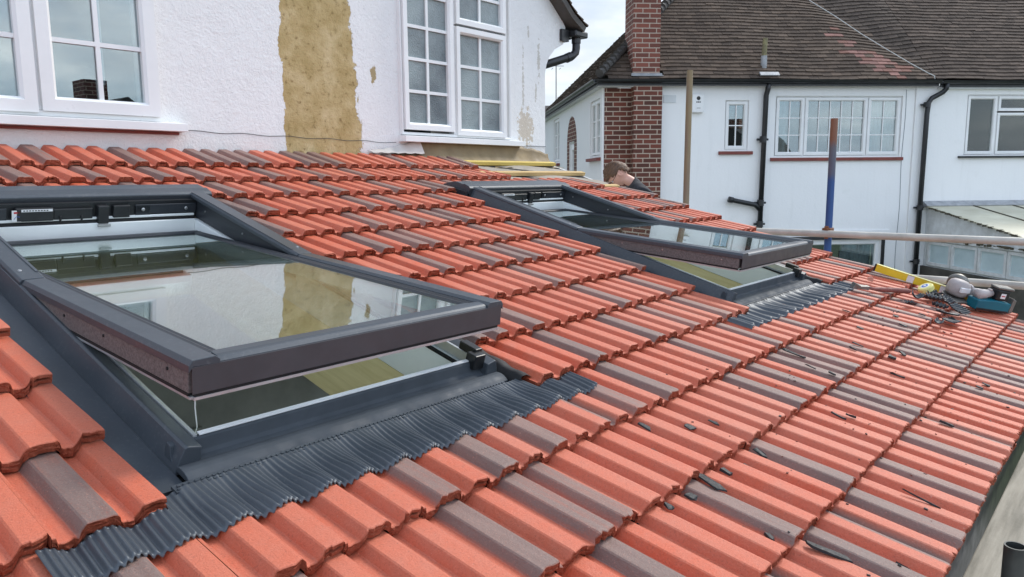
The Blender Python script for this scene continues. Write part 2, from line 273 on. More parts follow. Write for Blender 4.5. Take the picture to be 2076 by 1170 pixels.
# ------------------------------------------------------------------ mesh building
class MB:
    def __init__(s): s.v = []; s.f = []
    def add(s, vs, fs):
        k = len(s.v); s.v += [tuple(p) for p in vs]; s.f += [tuple(i + k for i in f) for f in fs]; return s
    def box(s, x0, x1, y0, y1, z0, z1, m=None):
        vs = [(x, y, z) for x in (x0, x1) for y in (y0, y1) for z in (z0, z1)]
        if m is not None: vs = [m @ Vector(p) for p in vs]
        return s.add(vs, [(0, 1, 3, 2), (4, 6, 7, 5), (0, 4, 5, 1), (2, 3, 7, 6), (0, 2, 6, 4), (1, 5, 7, 3)])
    def prism(s, prof, a, b, axis=0, m=None):
        """closed profile of (p, q) pairs swept along an axis from a to b"""
        def pt(t, p, q): return {0: (t, p, q), 1: (p, t, q), 2: (p, q, t)}[axis]
        n = len(prof); vs = [pt(a, *p) for p in prof] + [pt(b, *p) for p in prof]
        if m is not None: vs = [m @ Vector(p) for p in vs]
        fs = [(i, (i + 1) % n, n + (i + 1) % n, n + i) for i in range(n)] + [tuple(range(n))[::-1], tuple(range(n, 2 * n))]
        return s.add(vs, fs)
    def strip(s, rows):
        """open surface through rows of points"""
        n = len(rows[0]); vs = [p for r in rows for p in r]
        return s.add(vs, [(i * n + j, i * n + j + 1, (i + 1) * n + j + 1, (i + 1) * n + j) for i in range(len(rows) - 1) for j in range(n - 1)])
    def tube(s, pts, r, n=14, cap=True, hollow=0):
        pts = [Vector(p) for p in pts]; k = len(s.v); rr = r if isinstance(r, (list, tuple)) else [r] * len(pts); rings = []
        prev = None
        for i, p in enumerate(pts):
            d = (pts[min(i + 1, len(pts) - 1)] - pts[max(i - 1, 0)]).normalized()
            if prev is None: u = d.orthogonal().normalized()
            else: u = (prev - d * prev.dot(d)).normalized()
            prev = u; v = d.cross(u)
            rings.append([p + (u * math.cos(2 * math.pi * j / n) + v * math.sin(2 * math.pi * j / n)) * rr[i] for j in range(n)])
        if hollow:
            ends = []
            for ring, c in ((rings[-1], pts[-1]), (rings[0], pts[0])):
                ends.append([c + (q - c) * hollow for q in ring])
            d = (pts[-1] - pts[-2]).normalized(); inner = [q - d * .08 for q in ends[0]]
            vs = [q for g in rings + [ends[0], inner] for q in g]; m = len(rings) + 2
            fs = [(i * n + j, i * n + (j + 1) % n, (i + 1) * n + (j + 1) % n, (i + 1) * n + j) for i in range(m - 1) for j in range(n)]
            fs += [tuple(range(n))[::-1], tuple(range((m - 1) * n, m * n))]
            return s.add(vs, fs)
        vs = [q for g in rings for q in g]
        fs = [(i * n + j, i * n + (j + 1) % n, (i + 1) * n + (j + 1) % n, (i + 1) * n + j) for i in range(len(rings) - 1) for j in range(n)]
        if cap: fs += [tuple(range(n))[::-1], tuple(range((len(rings) - 1) * n, len(rings) * n))]
        return s.add(vs, fs)
    def lathe(s, prof, m=None, n=24):
        vs = []
        for r, z in prof:
            vs += [Vector((r * math.cos(2 * math.pi * j / n), r * math.sin(2 * math.pi * j / n), z)) for j in range(n)]
        if m is not None: vs = [m @ p for p in vs]
        fs = [(i * n + j, i * n + (j + 1) % n, (i + 1) * n + (j + 1) % n, (i + 1) * n + j) for i in range(len(prof) - 1) for j in range(n)]
        fs += [tuple(range(n))[::-1], tuple(range((len(prof) - 1) * n, len(prof) * n))]
        return s.add(vs, fs)
    def build(s, name, mt, parent=None, bevel=0, smooth=False, recalc=True, mw=None):
        me = bpy.data.meshes.new(name); me.from_pydata(s.v, [], s.f)
        if recalc:
            bm = bmesh.new(); bm.from_mesh(me); bmesh.ops.recalc_face_normals(bm, faces=bm.faces); bm.to_mesh(me); bm.free()
        me.materials.append(M[mt] if isinstance(mt, str) else mt)
        o = bpy.data.objects.new(name, me); COL.objects.link(o)
        if parent is not None: o.parent = parent
        if mw is not None: o.matrix_basis = mw
        if smooth:
            for p in me.polygons: p.use_smooth = True
        if bevel:
            b = o.modifiers.new('bevel', 'BEVEL'); b.width = bevel; b.segments = 2; b.limit_method = 'ANGLE'; b.angle_limit = R(40)
            b.harden_normals = False
        return o
def tag(o, label=None, cat=None, group=None, kind=None):
    for k, v in (('label', label), ('category', cat), ('group', group), ('kind', kind)):
        if v: o[k] = v
    return o
def empty(name, mw=None, label=None, cat=None, group=None):
    o = bpy.data.objects.new(name, None); COL.objects.link(o); o.empty_display_size = .1
    if mw is not None: o.matrix_world = mw
    return tag(o, label, cat, group)
def smooth_angle(o, deg=35):
    for p in o.data.polygons: p.use_smooth = True
    bm = bmesh.new(); bm.from_mesh(o.data)
    for e in bm.edges:
        if len(e.link_faces) == 2 and e.calc_face_angle(0) > R(deg): e.smooth = False
    bm.to_mesh(o.data); bm.free(); return o

TH = R(15.8686); G = .281216; W = .2          # roof pitch, course gauge, tile cover width
ROOF = Matrix(((1, 0, 0, 0), (0, math.cos(TH), -math.sin(TH), 0), (0, math.sin(TH), math.cos(TH), 0), (0, 0, 0, 1)))
XL, XR = -5.2, 3.92; YW = 4.0 * math.cos(TH); GZ = -2.5
WIN = (-.715, 1.965)                          # left edges of the two roof windows
WW = .985
# ================================================================== SETTING
g = MB(); g.strip([[(x, y, GZ) for x in np.linspace(-120, 120, 25)] for y in np.linspace(-120, 120, 25)])
tag(g.build('ground', 'grass'), kind='structure')
g = MB(); g.box(-6, 7, -5, 9.9, GZ - .05, GZ + .01); tag(g.build('patio', 'paving'), kind='structure')

# ================================================================== EXTENSION WITH TILED ROOF
ext = empty('extension', None, 'single-storey extension whose shallow red interlocking tiled roof fills the foreground', 'extension')
PROF = [(.0024, -.006), (.009, -.007), (.0125, -.020), (.0155, -.0225), (.022, -.0230), (.040, -.0230), (.0445, -.0215), (.0565, -.0025), (.060, 0), (.077, .0004), (.090, .0003), (.104, .0004), (.1095, -.0006),
        (.1145, -.006), (.1180, -.0195), (.1215, -.0225), (.128, -.0230), (.139, -.0230), (.1435, -.0215), (.1555, -.0025), (.159, 0), (.172, .0003), (.188, .0003), (.1990, -.0006)]
def prof_h(u): return float(np.interp(u, [p[0] for p in PROF], [p[1] for p in PROF]))
SLOPE = .0300
def surf_h(x, s):
    return prof_h(x % W) - SLOPE * ((s % G) / G)
tv, tf, ta = [], [], []
def add_tile(i, j, x0, x1, s_top=None, ragged=False):
    a = j * W; u0 = max(.0024, x0 - a); u1 = min(.1990, x1 - a)
    if u1 - u0 < .012: return
    us = sorted(set([u0, u1] + [p[0] for p in PROF if u0 < p[0] < u1] + [u for u in np.arange(.03, .19, .02) if u0 < u < u1]))
    us = [u for k, u in enumerate(us) if k == 0 or u - us[k - 1] > .0006]
    n = len(us); s0 = i * G; SL = SLOPE * (.35 if i == 13 else 1); L = (s_top - s0) if s_top else G + .055
    jx, js, jh = rng.normal(0, .0007), rng.normal(0, .0012), rng.normal(0, .0006)
    yaw = rng.normal(0, .0016)
    r = rng.random(); tint = float(np.clip(rng.normal(.45, .28), 0, 1))
    pats = []
    if r < .25: pats = [(.042, .113, .008, .003)]
    elif r < .42: pats = [(.141, .205, .008, .002)]
    elif r < .48: pats = [(.042, .113, .008, .003), (.141, .205, .008, .002)]
    elif r < .56: pats = [(.044, .128, .012, .035)]
    elif r < .60: pats = [(.10, .150, .02, .03)]
    amp = .66 + .5 * rng.random()
    def grey(u):
        g = 0
        for p0, p1, w0, w1 in pats:
            e = min(1, max(0, (u - p0) / w0 + .5)) * min(1, max(0, (p1 - u) / w1 + .5)); g = max(g, e)
        return g * amp
    hs = [prof_h(u) for u in us]
    def P(u, s, h): return (a + u + jx + yaw * (s - s0), s + js, h + jh)
    jag = rng.normal(0, .0022, n) + (rng.random(n) < .05) * .006
    jag2 = rng.normal(0, .0020, (3, n))
    rows = []
    tops = [L, L * .75, L * .5, L * .25, .010, .0035, 0]
    k0 = len(tv)
    for q in tops:
        for c in range(n):
            h = hs[c] - SL * (q / G); s = s0 + q
            if q == .0035: s += jag[c]; h -= .0006
            if q == 0: s += jag[c]; h -= .0028
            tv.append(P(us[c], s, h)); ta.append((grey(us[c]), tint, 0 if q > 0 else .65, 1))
    m = len(tops)
    for q in range(m - 1):
        for c in range(n - 1):
            tf.append((k0 + q * n + c, k0 + q * n + c + 1, k0 + (q + 1) * n + c + 1, k0 + (q + 1) * n + c))
    # front face: the interlock shows as a small dark recess under the seam rib
    k1 = len(tv); fr = [(-.0028, 0), (-.0090, .0002), (-.0098, .011), (-.0155, .011), (-.0165, .0008), (-.0255, .0020)]
    for q, (dh, ds) in enumerate(fr):
        for c in range(n):
            rec = 1 if .163 < us[c] < .193 else 0
            d = ds if rec or q in (0, 1, 4, 5) else .001
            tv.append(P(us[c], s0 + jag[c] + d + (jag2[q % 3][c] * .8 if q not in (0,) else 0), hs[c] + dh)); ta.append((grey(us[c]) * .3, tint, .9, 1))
    for q in range(len(fr) - 1):
        for c in range(n - 1):
            tf.append((k1 + q * n + c, k1 + q * n + c + 1, k1 + (q + 1) * n + c + 1, k1 + (q + 1) * n + c))
    # cut side faces where the tile ends at a window or verge
    for side, c in ((0, 0), (1, n - 1)):
        if (side == 0 and u0 > .002) or (side == 1 and u1 < .198) or (side == 1 and x1 - (a + .2) < .01) or (side == 0 and a - x0 > -.01):
            k2 = len(tv); seq = [L, L * .75, L * .5, L * .25, .01, 0]
            for q in seq:
                h = hs[c] - SL * (q / G)
                bite = (abs(rng.normal(0, .006)) if ragged and side == 0 else 0)
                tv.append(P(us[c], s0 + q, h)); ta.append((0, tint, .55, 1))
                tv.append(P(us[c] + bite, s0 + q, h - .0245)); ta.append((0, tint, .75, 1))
            for q in range(len(seq) - 1):
                tf.append((k2 + 2 * q, k2 + 2 * q + 2, k2 + 2 * q + 3, k2 + 2 * q + 1))
for i in range(14):
    spans = []
    xr = {11: 3.56, 12: 2.76, 13: 2.72}.get(i, XR)
    if 4 <= i <= 10: spans = [(XL, -.79), (.33, 1.885), (3.01, xr)]
    else: spans = [(XL, xr)]
    for x0, x1 in spans:
        for j in range(int(math.floor(x0 / W)), int(math.ceil(x1 / W))):
            add_tile(i, j, x0, x1, s_top=3.985 if i == 13 else None, ragged=(i == 4 and abs(x0 - .33) < .01 or abs(x0 - 3.01) < .01))
me = bpy.data.meshes.new('roof_tiles'); me.from_pydata(tv, [], tf); me.materials.append(M['tile'])
ca = me.attributes.new('tile', 'FLOAT_COLOR', 'POINT'); ca.data.foreach_set('color', np.array(ta, dtype=np.float32).ravel())
tiles = bpy.data.objects.new('roof_tiles', me); COL.objects.link(tiles); tiles.parent = ext; tiles.matrix_basis = ROOF
# deck, rafters, battens
d = MB(); segs = [(XL, WIN[0] + .05), (WIN[0] + WW - .05, WIN[1] + .05), (WIN[1] + WW - .05, XR - .03)]
for x0, x1 in segs: d.box(x0, x1, .06, 3.99, -.075, -.055)
for w0 in WIN:
    d.box(w0 + .05, w0 + WW - .05, .06, 1.24, -.075, -.055); d.box(w0 + .05, w0 + WW - .05, 3.05, 3.99, -.075, -.055)
d.build('roof_deck', 'felt_black', ext, mw=ROOF)
for x in [WIN[0] - .03, WIN[0] + WW + .03, WIN[1] - .03, WIN[1] + WW + .03, -2.6, -1.6, .75, 1.35, 3.4]:
    MB().box(x - .025, x + .025, .1, 3.95, -.24, -.077).build('rafter', 'timber', ext, .002, mw=ROOF)
for x0, x1, s, h in ((2.62, 3.87, 3.845, -.018), (2.62, 3.90, 3.545, -.020), (3.2, 3.92, 3.20, -.034)):
    MB().box(x0, x1, s - .022, s + .022, h - .028, h).build('batten', 'timber_treated' if s > 3.7 else 'timber', ext, .0015, mw=ROOF)
# brown underlay turned up against the house wall
f = MB(); rows = []
for i, q in enumerate(np.linspace(0, 1, 12)):
    row = []
    for x in np.linspace(2.18, 3.95, 46):
        edge = min(1, max(0, (x - 2.18) / .34)); drop = min(1, max(0, (3.95 - x) / .55))
        top = YW * 0 + 1.10 + .085 * math.sin(edge * math.pi / 2) * (.15 + .85 * drop ** .8)
        zz0 = math.sin(TH) * 3.80 - .055; y0 = math.cos(TH) * 3.80
        y = y0 + (YW - .012 - y0) * (math.sin(q * math.pi / 2)); z = zz0 + (top - zz0) * (1 - math.cos(q * math.pi / 2)) + .006 * math.sin(x * 23 + q * 3) * q + .004 * math.sin(x * 51)
        row.append((x, y, z))
    rows.append(row)
o = f.strip(rows).build('underlay', 'membrane', ext, smooth=True); sm = o.modifiers.new('t', 'SOLIDIFY'); sm.thickness = .002
f = MB(); rows = []
for s in np.linspace(3.1, 3.83, 16):
    rows.append([tuple(ROOF @ Vector((x, s, -.050 + .008 * math.sin(x * 9 + s * 22)))) for x in np.linspace(2.6, 3.90, 30)])
f.strip(rows).build('underlay_strip', 'membrane_grey', ext, smooth=True)
f = MB(); rows = []
for q in np.linspace(0, 1, 6):
    rows.append([(x, YW - .016 - .05 * (1 - q), 1.082 + .0 * x + q * (.02 + .085 * max(0, (x - 1.95) / .5) ** 1.5) + .003 * math.sin(x * 60)) for x in np.linspace(1.95, 2.42, 16)])
f.strip(rows).build('underlay_flap', 'membrane_pale', ext, smooth=True)
# eaves: black felt strip and fascia, walls
MB().box(XL, XR - .02, .030, .05, -.30, -.035).build('fascia', 'black_paint', ext)
MB().prism([(.012, -.030), (.10, -.008), (.10, -.003), (.010, -.026)], XL, XR - .02).build('eaves_felt', 'felt_black', ext)
wl = MB(); wl.box(XL, -1.6, .07, .30, GZ, -.10).box(-1.6, 2.9, .07, .30, -.36, -.10).box(2.9, XR - .05, .07, .30, GZ, -.10)  # unseen wide opening in the front wall, added to let daylight into the room
wl.prism([(.07, GZ), (YW - .01, GZ), (YW - .01, YW * math.tan(TH) - .09), (.07, -.09)], XR - .30, XR - .06, axis=0)
wl.prism([(.07, GZ), (YW - .01, GZ), (YW - .01, YW * math.tan(TH) - .09), (.07, -.09)], XL, XL + .2, axis=0)
wl.build('wall', 'plaster_room', ext)
MB().prism([(.03, -.06), (YW - .02, YW * math.tan(TH) - .06), (YW - .02, YW * math.tan(TH) - .20), (.03, -.2)], XR - .045, XR - .02, axis=0).build('verge_board', 'upvc', ext)
MB().box(XL + .2, XR - .3, .3, YW - .02, GZ + .02, GZ + .06).build('floor', 'room_floor', ext)
MB().box(XL + .2, XR - .3, YW - .04, YW - .012, GZ + .06, .93).build('inner_wall', 'plaster_room', ext)
# inner door with panels, pipe and shelf seen through the open sash
dd = MB().box(-.15, .62, YW - .075, YW - .045, GZ + .06, -.5)
for x0, x1, z0, z1 in ((-.05, .2, -1.3, -.62), (.28, .52, -1.3, -.62)): dd.box(x0, x1, YW - .09, YW - .0755, z0, z1)
dd.build('inner_door', 'plaster_room', ext, .004)
MB().tube([(.25, YW - .05, -.30), (.25, YW - .55, -.34)], .055, hollow=.85).build('vent_duct', 'steel_dull', ext, smooth=False)

# ================================================================== ROOF WINDOWS
def roof_window(x0, label):
    mw = ROOF @ Matrix.Translation((x0, 0, 0))
    rw = empty('roof_window', mw, label, 'roof window', 'open centre-pivot roof windows in the tiled roof')
    Wd = WW; S0, S1, PV = 1.255, 3.01, 2.20
    # fixed frame: white timber lining box
    fr = MB()
    fr.box(.048, .072, S0 + .045, PV, -.17, -.026); fr.box(Wd - .072, Wd - .048, S0 + .045, PV, -.17, -.026); fr.box(.048, .072, PV, S1 - .03, -.17, -.078); fr.box(Wd - .072, Wd - .048, PV, S1 - .03, -.17, -.078)
    fr.box(.0725, Wd - .0725, S1 - .052, S1 - .03, -.17, -.074); fr.box(.0725, Wd - .0725, S1 - .040, S1 - .0305, -.062, -.052); fr.box(.0725, Wd - .0725, S0 + .045, S0 + .07, -.17, -.016)
    frame = fr.build('frame', 'white_lining', rw, .002)
    li = MB()
    for a in (.030, Wd - .072): li.box(a, a + .042, S0 + .0, S1 - .0, -.42, -.1715)
    li.box(.0725, Wd - .0725, S1 - .06, S1 - .015, -.42, -.1715); li.box(.0725, Wd - .0725, S0 + .0, S0 + .045, -.30, -.1715)
    li.build('timber_trimmer', 'timber_pale', rw)
    MB().box(.0625, .075, S0 + .08, PV, -.033, -.0255).box(Wd - .075, Wd - .0625, S0 + .08, PV, -.033, -.0255).build('seal', 'rubber', rw)
    MB().box(.0455, .0545, S0 + .03, PV + .0, -.024, .0095).box(Wd - .0545, Wd - .0455, S0 + .03, PV + .0, -.024, .0095).build('edge_trim', 'alu', rw, .0012)
    # side flashings: sloping outer face, flat top, channel beside the tiles
    for sx in (0, 1):
        X = (lambda x: x) if sx == 0 else (lambda x: Wd - x)
        pr = [(X(-.012), -.042), (X(.006), .010), (X(.012), .014), (X(.044), .006), (X(.044), -.05), (X(-.012), -.05)]
        MB().prism(pr, S0 - .012, S1 + .07, axis=1).build('side_cladding', 'grey_cladding', rw, .0025)
        MB().prism([(X(-.14), -.047), (X(-.135), -.047), (X(-.10), -.044), (X(-.012), -.044), (X(-.012), -.052), (X(-.14), -.052)], S0 - .06, S1 + .10, axis=1).build('side_gutter', 'grey_cladding', rw)
        # inner wall of the frame, upper half
        MB().box(min(X(.0445), X(.060)), max(X(.0445), X(.060)), PV - .02, S1 - .03, -.0735, .012).build('inner_cladding', 'dark_cladding', rw, .0015)
        # fixed cover over upper half
        io = .012 if sx == 0 else .010
        pr = [(X(-.004 + io), -.006), (X(-.004 + io), .020), (X(.003 + io), .0275), (X(.058 + io), .0285), (X(.066 + io), .021), (X(.066 + io), .008), (X(.003 + io), .0145)]
        MB().prism(pr, PV + .003, S1 + .035, axis=1).build('top_cover', 'grey_cladding', rw, .0015)
        MB().box(min(X(.052 + io), X(.060 + io)), max(X(.052 + io), X(.060 + io)), PV + .05, S1, .0290, .0305).build('cover_ridge', 'grey_cladding', rw)
        sc = MB()
        for s in (2.36, 2.60, 2.90): sc.lathe([(.0045, 0), (.004, .003)], Matrix.Translation((X(.0605), s, -.025)) @ Matrix.Rotation(R(90 if sx == 0 else -90), 4, 'Y'), 8)
        sc.build('screw', 'screw', rw)
        MB().lathe([(.006, 0), (.004, .003)], Matrix.Translation((X(.03), PV + .07, .0286)), 10).build('cap_screw', 'screw', rw)
        # little clip block at the lower corner
        if sx == 1:
            MB().box(X(.085), X(.040), S0 + .005, S0 + .045, -.014, .032).build('corner_clip', 'black_plastic', rw, .003)
            MB().box(X(.062), X(.032), S0 + .03, S0 + .10, .0145, .040).build('corner_hook', 'black_plastic', rw, .003)
    # foam gasket beside cladding under cut tiles
    rows = []
    for s in np.linspace(1.16, 1.52, 14): rows.append([(Wd + q, s, h + .004 * math.sin(s * 60)) for q, h in ((.014, -.040), (.026, -.012), (.045, -.010), (.075, -.024), (.10, -.044))])
    MB().strip(rows).build('foam_strip', 'rubber', rw, smooth=True)
    # bottom cladding between glass edge and apron
    pr = [(S0 + .045, -.012), (S0 + .040, .004), (S0 + .028, .004), (S0 + .024, .001), (S0 + .016, -.024), (S0 + .008, -.029), (S0 - .006, -.030), (S0 - .018, -.0255), (S0 - .030, -.0235), (S0 - .042, -.0245), (S0 - .054, -.0285), (S0 - .062, -.0335), (S0 - .062, -.040), (S0 + .045, -.040)]
    MB().prism(pr, -.008, Wd + .004).build('bottom_cladding', 'matt_cladding', rw, .0015)
    MB().box(.060, Wd - .0765, S0 + .030, S0 + .043, .0045, .0085).build('glazing_trim', 'sticker', rw, .001)
    # stitched joint strip
    st = MB(); st.box(-.045, Wd - .02, S0 - .088, S0 - .0625, -.037, -.0305)
    x = -.04
    while x < Wd - .03:
        st.box(x, x + .006, S0 - .084, S0 - .078, -.0304, -.0278); st.box(x + .003, x + .009, S0 - .074, S0 - .068, -.0304, -.0278); x += .0125
    st.build('joint_strip', 'grey_cladding', rw)
    # corrugated apron dressed over the course below
    xs = np.arange(-.31, Wd + .225, .0022); ss = np.concatenate([np.linspace(1.178, 1.10, 8), np.linspace(1.09, 1.012, 9)])
    # smooth version of the tile profile
    gx = np.arange(-1.4, 3.6, .004); gp = np.array([prof_h((q) % W) for q in gx]); ker = np.hanning(17); ker /= ker.sum(); gp = np.convolve(gp, ker, 'same')
    rows = []; fine = .0135 if x0 < 0 else .030; am = .0030 if x0 < 0 else .0036
    for k, s in enumerate(ss):
        q = (1.178 - s) / .166; row = []
        for x in xs:
            X0 = x0 + x + .010 * q * math.sin(x * 9)
            ins_ = min(1, max(0, (x + .084) / .010)) * min(1, max(0, (Wd + .068 - x) / .010)); s1_ = s if ins_ > .99 else s * ins_ + min(s, 1.119) * (1 - ins_); s_keep, s = s, s1_
            base = -.0335 + .006 * (1 - q); dr = float(np.interp(X0, gx, gp)) - SLOPE * ((s - 3 * G) / G) + .0125
            bl = min(1, q * 1.35) ** .8; inside = min(1, max(0, (x + .075) / .05)) * min(1, max(0, (Wd + .055 - x) / .05))
            bl = bl * inside + (1 - inside) * 1.0
            h = base * (1 - bl) + dr * bl
            ph = x / fine * 2 * math.pi + .5 * math.sin(x * 11); gl = am * min(1, .35 + 1.2 * q)
            h += gl * math.sin(ph) + .0006 * math.sin(x * 61 + s * 40)
            sw = .0065 * math.sin(X0 * math.pi * 2 / .1 + .6) * q ** 3 + .0022 * q ** 3 * math.sin(ph)
            row.append((X0 - x0, s + sw, h)); s = s_keep
        rows.append(row)
    # turn the free edge down a little
    rows.append([(p[0], p[1] - .0015, p[2] - .005) for p in rows[-1]])
    o = MB().strip(rows).build('apron', 'lead_apron', rw, smooth=True)
    # head flashing + hood
    MB().prism([(S1 - .005, -.012), (S1 - .005, .022), (S1 + .004, .030), (S1 + .045, .036), (S1 + .060, .030), (S1 + .12, .030), (S1 + .135, .026), (S1 + .22, -.012), (S1 + .22, -.03), (S1 + .03, -.03)], -.022, Wd + .022).build('hood', 'grey_cladding', rw, .002)
    MB().box(-.0215, Wd + .0215, S1 - .009, S1 - .0055, -.022, .020).build('hood_front', 'dark_cladding', rw, .001)
    MB().prism([(S1 + .0, .0), (S1 + .22, -.02), (S1 + .22, -.046), (S1 + .0, -.046)], -.035, -.0225, axis=0).build('hood_cheek', 'dark_cladding', rw, .002)
    MB().prism([(S1 + .0, .0), (S1 + .22, -.02), (S1 + .22, -.046), (S1 + .0, -.046)], Wd + .0225, Wd + .035, axis=0).build('hood_cheek', 'dark_cladding', rw, .002)
    # operator housing band under the hood
    ob = MB(); ob.box(.0605, Wd - .0605, S1 - .030, S1 - .012, -.0735, .006)
    op = ob.build('operator_band', 'black_plastic', rw, .001)
    for x0_, x1_, h0, h1 in ((.065, .21, -.052, -.008), (Wd - .32, Wd - .065, -.048, -.008), (Wd - .32, Wd - .26, -.053, -.009)):
        MB().box(x0_, x1_, S1 - .038, S1 - .0305, h0, h1).build('hinge_plate', 'dark_cladding', op, .002)
    for x_ in (.18, Wd - .29, Wd - .11):
        MB().lathe([(.0075, 0), (.0075, .002), (.004, .004)], Matrix.Translation((x_, S1 - .0385, -.028)) @ Matrix.Rotation(R(90), 4, 'X'), 10).build('bolt', 'screw', op)
    MB().box(.235, .36, S1 - .052, S1 - .0305, -.056, -.006).build('motor_box', 'black_plastic', op, .004)
    MB().box(.362, .50, S1 - .044, S1 - .0305, -.056, -.014).box(.38, .388, S1 - .05, S1 - .044, -.064, -.04).box(.455, .463, S1 - .05, S1 - .044, -.064, -.04).build('lock_case', 'black_plastic', op, .003)
    MB().box(.515, .555, S1 - .058, S1 - .0305, -.075, -.004).build('lock_slider', 'black_plastic', op, .003)
    MB().box(.575, .64, S1 - .048, S1 - .0305, -.056, -.006).build('rain_sensor_box', 'black_plastic', op, .004)
    MB().box(.512, .56, S1 - .064, S1 - .0585, -.086, -.076).build('latch', 'screw', op, .001)
    MB().box(.252, .355, S1 - .0535, S1 - .0522, -.018, -.009).build('type_plate', 'sticker', op)
    pt = MB()
    for k in range(9): pt.box(.258 + .0095 * k, .258 + .0095 * k + .006, S1 - .0540, S1 - .0536, -.0155, -.0115)
    pt.build('plate_print', 'ink_black', op)
    MB().box(.222, .252, S1 - .0515, S1 - .0500, -.054, -.012).build('warning_sticker', 'sticker', op)
    MB().box(.228, .248, S1 - .0520, S1 - .0516, -.024, -.017).build('sticker_print', 'ink_red', op)
    MB().tube([(.228, S1 - .0522, -.045), (.236, S1 - .0524, -.034), (.247, S1 - .0522, -.036)], .0009, 5).build('sticker_arrow', 'ink_blue', op)
    MB().tube([(.02 + .1 * q, S1 - .06 - .01 * math.sin(q * 3), -.03 - .04 * math.sin(q * 3.1)) for q in np.linspace(0, 1.4, 12)], .0035, 8).build('power_cable', 'black_plastic', op, smooth=True)
    MB().box(.0735, Wd - .0735, S1 - .0455, S1 - .0405, -.0735, -.064).build('head_gasket', 'rubber', rw)
    # sash, hinged about its middle
    ang = R(10.6); sm = Matrix.Translation((0, PV, .012)) @ Matrix.Rotation(ang, 4, 'X')
    # rotation about X by +ang raises +s side; we need the bottom raised
    sm = Matrix.Translation((.016, PV, .012)) @ Matrix.Rotation(-ang, 4, 'X') @ Matrix.Diagonal((.972, 1, 1, 1))
    B, T = -.950, .755
    sb = MB(); sb.box(.074, .100, B + .06, T - .02, -.052, -.004); sb.box(Wd - .100, Wd - .074, B + .06, T - .02, -.052, -.004); sb.box(.1005, Wd - .1005, T - .05, T - .02, -.052, -.004); sb.box(.1005, Wd - .1005, B + .015, B + .06, -.052, -.004)
    sash = sb.build('sash', 'white_lining', rw, .002, mw=sm)
    for sx in (0, 1):
        X = (lambda x: x) if sx == 0 else (lambda x: Wd - x)
        pr = [(X(-.004), -.012), (X(-.004), .004), (X(.004), .0145), (X(.056), .0155), (X(.066), .008), (X(.066), -.002), (X(.006), .0)]
        MB().prism(pr, B - .004, -.002, axis=1).build('sash_cover', 'grey_cladding', sash, .0015)
        MB().box(min(X(.002), X(.060)), max(X(.002), X(.060)), B + .012, -.02, -.060, -.0015).build('sash_side', 'foam_side', sash, .002)
        MB().box(min(X(.0015), X(.012)), max(X(.0015), X(.012)), B + .015, -.03, -.0665, -.0605).build('sash_seal', 'rubber', sash)
        MB().box(min(X(.002), X(.010)), max(X(.002), X(.010)), B + .008, -.30, -.0725, -.067).build('sash_trim', 'alu', sash)
        sc = MB()
        for s in (B + .10, B + .42, B + .66): sc.lathe([(.004, 0), (.0038, .0025)], Matrix.Translation((X(.002), s, -.028)) @ Matrix.Rotation(R(-90 if sx == 0 else 90), 4, 'Y'), 8)
        sc.build('screw', 'screw' if x0 > 0 else 'rubber', sash)
        MB().prism([(X(.0665), -.003), (X(.0665), .006), (X(.078), .008), (X(.086), .004), (X(.094), .006), (X(.104), -.0015)], B + .055, T - .02, axis=1).build('glazing_bead', 'dark_cladding', sash, .001)
    MB().prism([(B - .001, -.058), (B - .001, .001), (B + .003, .006), (B + .010, .0095), (B + .020, .0115), (B + .034, .0125), (B + .037, .0085), (B + .046, .0095), (B + .050, .005), (B + .064, .006), (B + .068, -.002), (B + .068, -.006), (B + .010, -.006), (B + .010, -.058)], .0665, Wd - .0665).build('bottom_rail', 'grey_cladding', sash, .001)
    MB().box(.003, Wd - .003, B - .0035, B - .0012, -.059, -.0005).build('rail_face', 'bronze_cladding', sash, .001)
    MB().box(.010, Wd - .010, B + .001, B + .011, -.0665, -.0605).build('drip_seal', 'rubber', sash)
    MB().box(.008, Wd - .008, B + .0, B + .010, -.0735, -.0668).build('drip_trim', 'alu', sash)
    MB().prism([(T - .055, -.002), (T - .055, .004), (T - .045, .008), (T - .03, .005), (T - .016, .008), (T - .004, .002), (T - .004, -.045), (T - .019, -.045), (T - .019, -.002)], .0665, Wd - .0665).build('top_rail', 'dark_cladding', sash, .001)
    MB().box(.1045, Wd - .1045, B + .0685, T - .056, -.004, .0).build('glass_pane', 'roof_glass', sash)
    if x0 < 0: MB().tube([(.076, S0 + .20, -.16), (.086, S0 + .15, -.12), (.094, S0 + .115, -.07), (.092, S0 + .10, -.02), (.084, S0 + .10, .03), (.080, S0 + .10, .085)], .0014, 6).build('cord', 'white_lining', rw, smooth=True)
    return rw
w1 = roof_window(WIN[0], 'large open grey roof window in the foreground reflecting the ochre wall patch')
w2 = roof_window(WIN[1], 'farther open grey roof window behind the first, near the man and scaffold poles')

